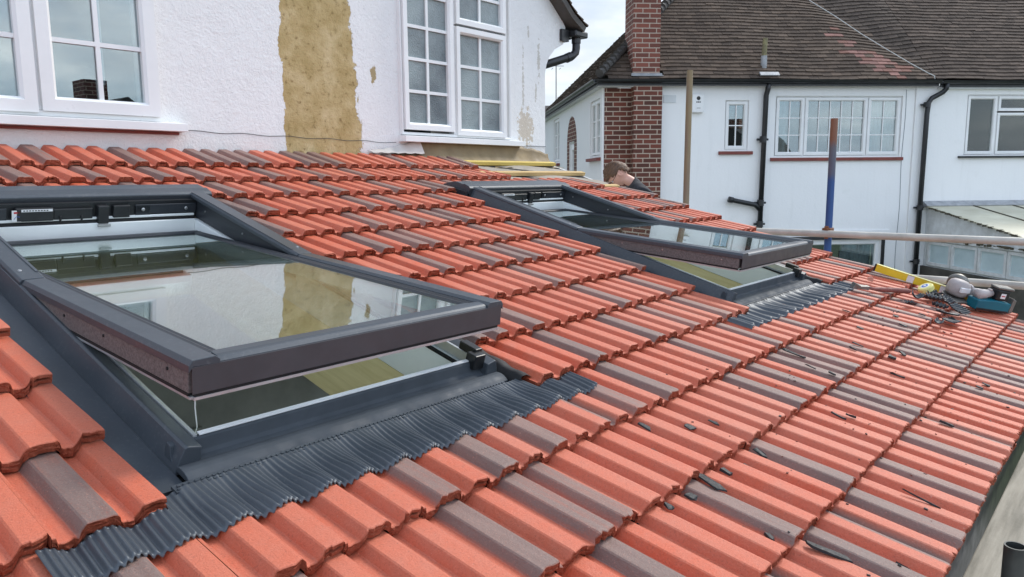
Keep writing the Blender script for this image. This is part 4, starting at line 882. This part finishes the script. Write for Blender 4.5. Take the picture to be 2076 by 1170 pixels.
m, t, b, l = new_mat('pole_blue'); co = obj_co(t); s_ = N(t, 'ShaderNodeSeparateXYZ'); l(co, s_.inputs[0])
n = tex_noise(t, co, 9, 5, .7); z_ = math_n(t, 'ADD', s_.outputs[2], math_n(t, 'MULTIPLY', n, .12))
c = ramp(t, math_n(t, 'DIVIDE', z_, 2.0), [(.0, (.022, .075, .23)), (.46, (.022, .075, .23)), (.49, (.085, .095, .14)), (.57, (.10, .105, .13)), (.60, (.20, .085, .045)), (1, (.24, .10, .045))])
l(c, b.inputs['Base Color']); b.inputs['Roughness'].default_value = .5
o = MB().tube([(XS, 1.44, GZ), (XS + .01, 1.44, 1.29)], .0243, 16, hollow=.85).build('tube', 'pole_blue', p2, mw=i2); smooth_angle(o)
for zc in (.505,):
    MB().box(XS - .045, XS + .035, 1.41, 1.47, zc - .03, zc + .035).box(XS - .06, XS - .046, 1.42, 1.45, zc - .04, zc + .05).build('coupler', 'rust', p2, .006, mw=i2)
    MB().tube([(XS - .07, 1.43, zc + .03), (XS + .04, 1.43, zc + .03)], .006, 6).build('coupler_bolt', 'rust', p2, mw=i2)
def hpole(y0, y1, z0, z1, x, label, mt='steel_tube'):
    e = empty('scaffold_rail', Matrix.Translation((x, y0, z0)), label, 'scaffold pole', 'scaffold tubes')
    o = MB().tube([(x, y0, z0), (x, y1, z1)], .0242, 16, hollow=.85).build('tube', mt, e, mw=Matrix.Translation((-x, -y0, -z0))); smooth_angle(o); return e
hpole(3.2, -.8, .50, .50, XS - .055, 'upper horizontal scaffold pole crossing in front of the blue upright')
hpole(2.2, -.35, .225, .225, XS + .02, 'lower horizontal scaffold pole behind the power tools')
e = empty('scaffold_pole', Matrix.Translation((XS + .05, .20, GZ)), 'grey upright scaffold pole at right edge behind the teal tool', 'scaffold pole', 'scaffold tubes')
MB().tube([(0, 0, 0), (0, 0, 2.9)], .0242, 14).build('tube', 'steel_tube', e, smooth=True)
MB().box(-.05, .04, -.035, .035, 2.68, 2.76).build('coupler', 'rust', e, .005)
e = empty('tube_stub', Matrix.Translation((.6565, -.1095, -.137)), 'open-ended dark steel tube standing on the grey boards at bottom right', 'scaffold pole', 'scaffold tubes')
o = MB().tube([(0, 0, 0), (0, 0, .158)], .0242, 24, hollow=.84).build('tube', 'tube_bare', e); smooth_angle(o)
for k_, (y_, lb) in enumerate(((.006, 'weathered grey scaffold board nearest the roof eaves'), (-.273, 'second weathered scaffold board out from the eaves'), (-.552, 'outermost weathered scaffold board away from the eaves'))):
    tag(MB().box(-2.4, 4.6, y_ - .275, y_, -.175, -.137).build('scaffold_board', 'old_board', None, .004), lb, 'board', 'scaffold boards along the eaves')
tag(MB().box(4.15, 5.15, .5, 4.4, -.98, -.935).build('scaffold_board', 'old_board', None, .004), 'scaffold platform beyond the verge where the man stands', 'board', 'scaffold boards along the eaves')

# ================================================================== LOOSE THINGS ON THE ROOF
def on_roof(x, s, h=0, rot=0, pitch=0):
    return ROOF @ Matrix.Translation((x, s, h)) @ Matrix.Rotation(R(rot), 4, 'Z') @ Matrix.Rotation(R(pitch), 4, 'Y')
# spirit level
sl = empty('spirit_level', on_roof(3.74, .745, .003, 92), 'yellow spirit level lying along the roof verge behind the tape measure', 'spirit level')
lv = MB(); 
for a_, b_ in ((-.33, -.09), (-.05, .10), (.14, .33)): lv.box(a_, b_, -.012, .012, 0, .045)
lv.build('body', 'yellow', sl, .002)
MB().box(-.331, .331, -.0135, .0135, .0455, .0485).build('top_edge', 'pale_yellow', sl, .001)
for a_, b_ in ((-.0895, -.0505), (.1005, .1395)):
    MB().box(a_, b_, -.011, .011, .004, .042).build('vial_block', 'sticker', sl)
    MB().tube([(a_ + .004, -.013, .03), (b_ - .004, -.013, .03)], .006, 10).build('vial', 'pale_yellow', sl)
for a_ in (-.34, .3305): MB().box(a_, a_ + .0095, -.013, .013, -.001, .048).build('end_cap', 'black_plastic', sl, .002)
# tape measure
tm = empty('tape_measure', on_roof(3.60, .735, .012, 0), 'round yellow tape measure with blue centre on the dark scraps', 'tape measure')
TMR = Matrix.Diagonal((.85, .85, .85, 1)) @ Matrix.Rotation(R(-35), 4, 'X') @ Matrix.Rotation(R(-20), 4, 'Y')
MB().lathe([(.046, 0), (.052, .006), (.052, .032), (.046, .040), (.024, .042), (.023, .0405)], TMR, 28).build('case', 'pale_yellow', tm, smooth=False)
MB().lathe([(.0225, .041), (.021, .0435)], TMR, 20).build('centre_disc', 'ink_blue', tm); MB().lathe([(.010, .0437), (.009, .0445)], TMR, 12).build('centre_mark', 'sticker', tm)
MB().lathe([(.034, .0400), (.027, .0425)], TMR, 24).build('label_ring', 'sticker', tm)
# grinder
gr = empty('angle_grinder', on_roof(3.66, .60, .01, -28), 'pale grey grinder with round head and guard lying beside the teal tool', 'power tool')
MB().lathe([(.030, .0), (.068, .006), (.070, .010), (.070, .014), (.030, .018)], Matrix.Translation((0, 0, .0)) @ Matrix.Rotation(R(8), 4, 'X'), 28).build('grinding_disc', 'tool_dark', gr)
MB().lathe([(.035, .018), (.055, .028), (.063, .05), (.062, .085), (.055, .105), (.035, .117), (.01, .120)], Matrix.Rotation(R(6), 4, 'Y'), 28).build('head', 'tool_grey', gr, smooth=True)
MB().lathe([(.045, 0), (.058, .004), (.060, .03), (.05, .045), (.03, .050)], Matrix.Translation((.035, .035, .075)) @ Matrix.Rotation(R(62), 4, 'Y') @ Matrix.Rotation(R(-30), 4, 'X'), 24).build('guard', 'steel_dull', gr, smooth=True)
MB().box(-.045, .03, -.0655, -.05, .055, .085).build('name_plate', 'sticker', gr, .003)
MB().lathe([(.028, 0), (.040, .004), (.040, .020), (.026, .024)], Matrix.Translation((.055, -.02, .062)) @ Matrix.Rotation(R(90), 4, 'Y'), 18).build('gear_collar', 'tool_grey', gr)
MB().tube([(.075, -.02, .062), (.12, -.022, .055), (.17, -.024, .050), (.20, -.024, .047)], [.024, .027, .031, .030], 16).build('neck', 'tool_grey', gr, smooth=True)
MB().box(-.10, .0, -.095, -.04, .0, .012).build('base_shoe', 'steel_dull', gr, .003)
# teal cordless tool
tt = empty('cordless_tool', on_roof(3.70, .43, .002, -38), 'teal and black battery tool standing at the lower right roof corner', 'power tool')
MB().prism([(-.11, 0), (.12, 0), (.125, .062), (.02, .070), (-.11, .060)], -.042, .042, axis=1).build('body', 'teal', tt, .007)
MB().box(-.108, .118, -.0425, .0425, -.001, .018).build('base', 'black_plastic', tt, .005)
MB().box(.005, .095, -.036, .036, .0705, .135).build('battery', 'black_plastic', tt, .008)
MB().box(.03, .065, -.0375, -.0362, .085, .115).build('battery_label', 'sticker', tt, .001)
MB().box(.036, .06, -.0382, -.0376, .097, .103).build('label_print', 'ink_red', tt)
MB().box(.0, .115, -.034, .034, .1355, .150).build('battery_cap', 'steel_dull', tt, .006)
MB().prism([(.126, .0), (.150, .01), (.150, .085), (.126, .095)], -.040, .040, axis=1).build('end_plate', 'steel_dull', tt, .004)
MB().tube([(-.10, 0, .078), (-.05, 0, .090), (.0, 0, .100)], [.030, .027, .018], 14).build('nozzle', 'tool_grey', tt, smooth=True)
MB().box(-.03, -.012, -.012, .012, .085, .125).build('trigger', 'tool_grey', tt, .003)
# hammer
hm = empty('brick_hammer', on_roof(3.04, .96, .012, -30), 'brick hammer with worn red-brown handle lying past the far window apron', 'hammer')
MB().prism([(-.075, -.002), (-.065, .032), (-.02, .016), (.02, .018), (.045, .020), (.045, -.004), (.02, -.002), (-.02, -.002)], -.014, .014, axis=1).build('head', 'steel_dull', hm, .003)
MB().tube([(.045, 0, .008), (.09, 0, .004), (.15, 0, .006), (.26, 0, .010), (.34, 0, .012), (.36, 0, .012)], [.008, .009, .013, .015, .016, .012], 12).build('handle', 'handle_red', hm, smooth=True)
# lead offcuts: corrugated strips
def scrap(x, s, rot, lx, ly, label, h=.008, waves=7, curl=.01, tilt=0, mt='lead_scrap'):
    rows = []
    for q in np.linspace(0, 1, 9):
        rows.append([((p - .5) * lx, (q - .5) * ly * (1 + .15 * math.sin(p * 5)), .004 * math.sin(p * waves * 2 * math.pi) + curl * (2 * q - 1) ** 2 + .003 * math.sin(p * 4 + q * 3)) for p in np.linspace(0, 1, 60)])
    o = MB().strip(rows).build('lead_offcut', mt, None, smooth=True); sd = o.modifiers.new('t', 'SOLIDIFY'); sd.thickness = .002
    o.matrix_world = on_roof(x, s, h, rot, tilt); tag(o, label, 'offcut', 'dark flashing offcuts by the tools'); return o
scrap(3.13, .535, 25, .085, .10, 'ribbed lead offcut fanned open below the teal tool, paler one', .022, 7, .006, 8)
scrap(3.33, .520, 60, .11, .085, 'dark ribbed lead offcut nearest the teal tool', .020, 7, .015, -12)
scrap(3.07, .49, -10, .13, .06, 'flat ribbed lead offcut under the pale fanned one', .006, 6, .004)
scrap(2.92, .525, 5, .10, .035, 'narrow bent lead offcut left of the ribbed heap', .006, 3, .012)
scrap(3.42, .66, 70, .14, .05, 'dark crumpled lead offcut in front of the tape measure', .014, 6, .018, 10)
scrap(3.34, .735, 20, .10, .05, 'curled dark lead offcut beside the hammer handle end', .010, 5, .02)
scrap(3.52, .665, -40, .12, .045, 'dark lead offcut tucked under the grinder', .010, 5, .012)
scrap(3.12, .715, -30, .07, .035, 'small folded lead offcut below the hammer handle', .006, 4, .014)
scrap(3.50, .62, 35, .13, .05, 'black scrap lying between tape measure and grinder', .012, 5, .022)
scrap(3.60, .69, -15, .11, .05, 'dark scrap under the near rim of the tape measure', .010, 6, .016)
scrap(3.30, .60, 80, .08, .035, 'small dark twisted scrap uphill of the ribbed heap', .008, 4, .016)
# black butyl/rubber chips
CH = [(.42, .79, 62, 'flat black chip just below the near apron'), (.54, .71, 60, 'black wedge chip right of the flat one below the near apron'), (.64, .68, 55, 'thin black sliver beside the wedge chip'), (.42, .53, 60, 'grey-black chip left of a dark streak, mid roof'),
      (.32, .53, 58, 'black oblong chip second from the bottom of the left column'), (.22, .53, 35, 'small round black chip under a tile edge'), (.12, .54, 60, 'triangular black chip lowest of the left column'), (.53, .51, 60, 'crumbly black chip beside a grey streaked rib'),
      (.62, .52, 58, 'folded blue-black chip with a shiny edge'), (.23, .33, 62, 'black chip at lower centre above the last tile edge'), (.30, .22, 80, 'long black chip lying crosswise near the bottom'), (.33, .70, 62, 'thin dark sliver on a tile seam'),
      (1.16, .43, 62, 'small dark sliver under a pale rib'), (1.12, .46, 60, 'dark sliver on a salmon rib, centre right'), (1.46, .68, 60, 'tiny sliver in a channel mid roof'), (1.56, .78, 60, 'long thin dark flake below the far apron'),
      (1.99, .66, 62, 'dark flake on a grey streaked rib'), (1.90, .65, 58, 'twin dark flakes on a pale rib'), (2.06, .53, 70, 'black chip left of a pair beside the tile edge'), (2.17, .51, 20, 'black chip right of a pair beside the tile edge'),
      (1.80, .44, 62, 'black sliver with feathered end, left of two'), (1.93, .40, 60, 'black sliver right of two above the eaves course'), (2.10, .19, 66, 'black wedge chip on the eaves course, left'), (2.18, .18, 66, 'black wedge chip on the eaves course, right'),
      (1.50, .20, 60, 'grey sliver on the eaves course under a tile edge'), (.79, .12, 60, 'long dark sliver in a channel near the eaves'), (1.93, .81, 40, 'black lump against a tile edge'), (2.30, .74, 62, 'thin flake near the far apron'),
      (2.46, .86, 60, 'dark flake on a salmon rib below the far apron'), (2.60, .62, 62, 'dark chip above the ribbed heap'), (2.78, .70, 62, 'dark chip between hammer and heap'), (2.98, .62, 58, 'dark flake uphill of the ribbed heap'), (1.46, .60, 58, 'sliver under the far courses'), (2.62, .77, 60, 'flake below the hammer')]
for k_, (x, s, rot, lb) in enumerate(CH):
    L_ = .028 + .024 * rng.random(); W_ = .014 + .016 * rng.random()
    if 'long' in lb: L_ = .095
    if 'sliver' in lb or 'flake' in lb or 'thin' in lb: W_ *= .5
    n_ = 7; pts_ = []
    for q in range(n_):
        a_ = 2 * math.pi * q / n_; pts_.append(((L_ / 2) * math.copysign(abs(math.cos(a_)) ** .5, math.cos(a_)) * (1 + rng.normal(0, .14)), (W_ / 2) * math.copysign(abs(math.sin(a_)) ** .6, math.sin(a_)) * (1 + rng.normal(0, .22))))
    m_ = MB(); th_ = .003 + .003 * rng.random(); vs = [(p[0], p[1], 0) for p in pts_] + [(p[0] * .95, p[1] * .9, th_ * (1 + rng.normal(0, .3))) for p in pts_]
    fs = [(q, (q + 1) % n_, n_ + (q + 1) % n_, n_ + q) for q in range(n_)] + [tuple(range(n_))[::-1], tuple(range(n_, 2 * n_))]
    m_.add(vs, fs); o = m_.build('rubber_chip', 'shard', None)
    hh = max(surf_h(x + dx, s + ds_) for dx in (-.012, -.006, 0, .006, .012) for ds_ in (-.02, 0, .02)) + .0025
    o.matrix_world = on_roof(x, s, hh, rot + 28 + rng.normal(0, 8) - 90 + 90, rng.normal(0, 3)); tag(o, lb, 'chip', 'black chips scattered over the tiles')

cr = MB(); cd = MB()
for k_ in range(420):
    if rng.random() < .55: x, s = rng.uniform(.2, 3.7), abs(rng.normal(0, .5)) + .05
    else: x, s = rng.normal(3.2, .35), rng.normal(.62, .13)
    if s > 1.1 or x > 3.88 or not (.02 < s): continue
    z = .0012 + .0022 * rng.random() ** 2; m4 = ROOF @ Matrix.Translation((x, s, surf_h(x, s) + z * .4)) @ Matrix.Rotation(rng.random() * 6, 4, 'Z') @ Matrix.Rotation(rng.normal(0, .6), 4, 'X')
    (cr if rng.random() < .45 else cd).box(-z * 1.4, z * 1.4, -z, z, -z * .6, z * .6, m4)
tag(cr.build('tile_crumbs', 'brick_high', None), 'fine red tile crumbs strewn over the lower courses', 'debris', kind='stuff')
tag(cd.build('dark_crumbs', 'shard', None), 'fine black cutting crumbs strewn over the lower courses', 'debris', kind='stuff')
tag(MB().prism([(0, 0), (.03, .004), (.034, .018), (.012, .030), (-.004, .016)], 0, .010, axis=0).build('tile_fragment', 'tile_pink', None, .001, mw=on_roof(3.38, .99, -.002, 20)), 'small pale pink broken tile fragment near the roof verge', 'fragment')
# ================================================================== PERSON
per = empty('person', Matrix.Translation((4.55, 3.05, -.93)), 'man in a black T-shirt and glasses bending down behind the roof, short brown hair', 'person')
PI_ = Matrix.Translation((-4.55, -3.05, .93))
lf = Vector((-.648, .762, 0)).normalized(); dn = Vector((0, 0, -1)); fw_ = Vector((.762, .648, 0))   # image-left, down, away
def skin_obj(name, verts, edges, rad, mt, parent, sub=2, root=0, mw=None):
    me = bpy.data.meshes.new(name); me.from_pydata([tuple(v) for v in verts], edges, []); me.materials.append(M[mt])
    o = bpy.data.objects.new(name, me); COL.objects.link(o); o.parent = parent
    if mw is not None: o.matrix_basis = mw
    sk = o.modifiers.new('skin', 'SKIN'); sv = me.skin_vertices[0].data if me.skin_vertices else None
    if sv is None:
        bm = bmesh.new(); bm.from_mesh(me); bm.verts.layers.skin.verify(); bm.to_mesh(me); bm.free(); sv = me.skin_vertices[0].data
    for k, r in enumerate(rad): sv[k].radius = r if isinstance(r, tuple) else (r, r); sv[k].use_root = (k == root)
    s = o.modifiers.new('sub', 'SUBSURF'); s.levels = s.render_levels = sub; sk.use_smooth_shade = True
    return o
HC = Vector((4.415, 3.41, .935))            # head centre
up_ = Vector((0, 0, 1))
nk = HC - lf * .10 - up_ * .055
ch = nk - lf * .13 - up_ * .12; pel = ch - lf * .16 - up_ * .36
sh1 = ch + lf * .05 - fw_ * .19 + up_ * .0; sh2 = ch + lf * .05 + fw_ * .19
e1 = sh1 + lf * .02 - up_ * .29; h1 = e1 + lf * .10 - up_ * .22; e2 = sh2 + lf * .02 - up_ * .29; h2 = e2 + lf * .10 - up_ * .22
feet = -.93
hip1 = pel - fw_ * .10 - up_ * .05; hip2 = pel + fw_ * .10 - up_ * .05
k1 = hip1 + lf * .06 - up_ * .43; k2 = hip2 + lf * .06 - up_ * .43
a1 = Vector((k1.x, k1.y, feet + .07)) - lf * .10; a2 = Vector((k2.x, k2.y, feet + .07)) - lf * .10
V_ = [pel, (pel + ch) / 2 + up_ * .02, ch, nk, HC - lf * .035 - up_ * .03, sh1, e1, h1, h1 + lf * .07 - up_ * .03, sh2, e2, h2, h2 + lf * .07 - up_ * .03, hip1, k1, a1, a1 + lf * .16 - up_ * .03, hip2, k2, a2, a2 + lf * .16 - up_ * .03]
E_ = [(0, 1), (1, 2), (2, 3), (3, 4), (2, 5), (5, 6), (6, 7), (7, 8), (2, 9), (9, 10), (10, 11), (11, 12), (0, 13), (13, 14), (14, 15), (15, 16), (0, 17), (17, 18), (18, 19), (19, 20)]
Rd = [.11, .10, .085, .050, .055, .045, .042, .028, .03, .06, .042, .028, .03, .09, .058, .04, .035, .09, .058, .04, .035]
skin_obj('body', V_, E_, Rd, 'skin', per, mw=PI_)
skin_obj('t_shirt', [pel + lf * .04, (pel + ch) / 2 + up_ * .025, ch + up_ * .012, ch + lf * .108 + up_ * .090, sh1 + up_ * .006, (sh1 + e1) / 2, sh2 + up_ * .006, (sh2 + e2) / 2], [(0, 1), (1, 2), (2, 3), (2, 4), (4, 5), (2, 6), (6, 7)], [.145, .145, .140, .080, .078, .06, .078, .06], 'shirt', per, mw=PI_)
skin_obj('trousers', [pel - up_ * .01, hip1, k1, a1 + up_ * .05, hip2, k2, a2 + up_ * .05], [(0, 1), (1, 2), (2, 3), (0, 4), (4, 5), (5, 6)], [.14, .10, .07, .055, .10, .07, .055], 'trousers', per, mw=PI_)
# head: deformed sphere looking left and down
hb = bmesh.new(); bmesh.ops.create_uvsphere(hb, u_segments=40, v_segments=28, radius=1)
for v in hb.verts:
    x, y, z = v.co            # +x face, z crown, y sideways
    sx, sy, sz = .098, .076, .112
    if x < 0: sx = .100
    X_, Y_, Z_ = x * sx, y * sy, z * sz
    if z < -.1: Y_ *= 1 - .28 * min(1, (-z - .1) * 1.2); X_ = X_ * (1 - (.10 if x > 0 else .38) * min(1, (-z - .1) * 1.1)) + .012 * (-z)
    if x > .3:
        X_ -= .010 * (x - .3) * (1 - min(1, abs(z)))            # flatten face
        nose = math.exp(-((Y_ / .013) ** 2)) * math.exp(-(((Z_ + .014) / .022) ** 2)); X_ += .024 * nose
        X_ += .006 * math.exp(-((Y_ / .020) ** 2)) * math.exp(-(((Z_ + .050) / .010) ** 2))
        X_ += .010 * math.exp(-((Y_ / .022) ** 2)) * math.exp(-(((Z_ + .090) / .018) ** 2))
        X_ -= .009 * (math.exp(-(((abs(Y_) - .030) / .013) ** 2))) * math.exp(-(((Z_ - .008) / .012) ** 2))
        X_ += .005 * math.exp(-((abs(Z_ - .028) / .010) ** 2)) * math.exp(-((Y_ / .045) ** 4))
    v.co = (X_, Y_, Z_)
hm_ = bpy.data.meshes.new('head'); hb.to_mesh(hm_); hb.free(); hm_.materials.append(M['skin'])
for p in hm_.polygons: p.use_smooth = True
ho = bpy.data.objects.new('head', hm_); COL.objects.link(ho); ho.parent = per
tilt = R(64); fx = (lf * math.cos(tilt) - up_ * math.sin(tilt) - fw_ * .05).normalized(); zc = (up_ * math.cos(tilt) + lf * math.sin(tilt)); zc = (zc - fx * zc.dot(fx)).normalized(); yc = zc.cross(fx)
HM = Matrix(((fx.x, yc.x, zc.x, HC.x), (fx.y, yc.y, zc.y, HC.y), (fx.z, yc.z, zc.z, HC.z), (0, 0, 0, 1)))
ho.matrix_basis = PI_ @ HM
# hair cap
hb = bmesh.new(); bmesh.ops.create_uvsphere(hb, u_segments=48, v_segments=32, radius=1)
dl = []
for v in hb.verts:
    x, y, z = v.co; lim = .34 if x > .55 else (.10 if x > .1 else (-.18 if x > -.35 else -.72))
    if abs(y) > .75 and -.15 < x < .30: lim = .05
    if z < lim + .05 * math.sin(y * 17 + x * 13): dl.append(v)
    q = .012 * noise.noise(Vector((x * 7, y * 7, z * 9))) + .006
    v.co = (x * (.100 + q) + (.006 if x > 0 else -.004), y * (.079 + q), z * (.117 + q))
bmesh.ops.delete(hb, geom=dl, context='VERTS')
hm_ = bpy.data.meshes.new('hair'); hb.to_mesh(hm_); hb.free(); hm_.materials.append(M['hair'])
for p in hm_.polygons: p.use_smooth = True
hr = bpy.data.objects.new('hair', hm_); COL.objects.link(hr); hr.parent = per; hr.matrix_basis = PI_ @ HM
sdm = hr.modifiers.new('t', 'SOLIDIFY'); sdm.thickness = .006
for sy in (-1, 1):
    er = MB(); er.lathe([(.004, -.002), (.017, .0), (.020, .005), (.016, .009), (.010, .006), (.004, .004)], Matrix.Translation((.0, sy * .078, -.014)) @ Matrix.Rotation(R(-sy * 78), 4, 'X') @ Matrix.Diagonal((.85, 1.45, 1, 1)), 16)
    o = er.build('ear', 'skin', per, smooth=True); o.matrix_basis = PI_ @ HM
gl = MB()
for sy in (-1, 1):
    gl.tube([(.098 + .003 * math.cos(q), sy * .034 + .024 * math.cos(q), .008 + .017 * math.sin(q)) for q in np.linspace(0, 2 * math.pi, 17)], .0018, 6)
    gl.tube([(.098, sy * .060, .014), (.05, sy * .077, .012), (.0, sy * .080, .010)], .0018, 6)
gl.tube([(.100, -.010, .012), (.103, 0, .015), (.100, .010, .012)], .0018, 6)
o = gl.build('glasses', 'black_plastic', per); o.matrix_basis = PI_ @ HM
for sy in (-1, 1):
    o = MB().lathe([(.0, -.001), (.008, .002), (.010, .006), (.004, .010)], Matrix.Translation((.080, sy * .030, .008)) @ Matrix.Rotation(R(90), 4, 'Y'), 12).build('eye', 'sticker', per, smooth=True); o.matrix_basis = PI_ @ HM
# hands with fingers
for hd in (h1, h2):
    m_ = MB(); base = hd + lf * .03 - up_ * .012; dv = (lf * .9 - up_ * .43).normalized()
    m_.tube([hd, hd + dv * .05, hd + dv * .09], [.028, .034, .030], 10)
    for q, (off, ln) in enumerate(((-.027, .062), (-.009, .075), (.009, .070), (.027, .055))):
        p0 = hd + dv * .085 + fw_ * off; m_.tube([p0, p0 + dv * ln * .5 - up_ * .006, p0 + dv * ln * .8 - up_ * .03, p0 + dv * ln * .8 - up_ * .05], [.009, .0085, .008, .006], 8)
    p0 = hd + dv * .03 + fw_ * .03; m_.tube([p0, p0 + dv * .03 + fw_ * .022, p0 + dv * .055 + fw_ * .024 - up_ * .015], [.011, .010, .008], 8)
    m_.build('hand', 'skin', per, smooth=True, mw=PI_)
for af in (a1, a2): MB().tube([af - up_ * .035 - lf * .07, af - up_ * .03 + lf * .04, af - up_ * .045 + lf * .17, af - up_ * .05 + lf * .20], [.038, .045, .036, .02], 12).build('boot', 'felt_black', per, smooth=True, mw=PI_)
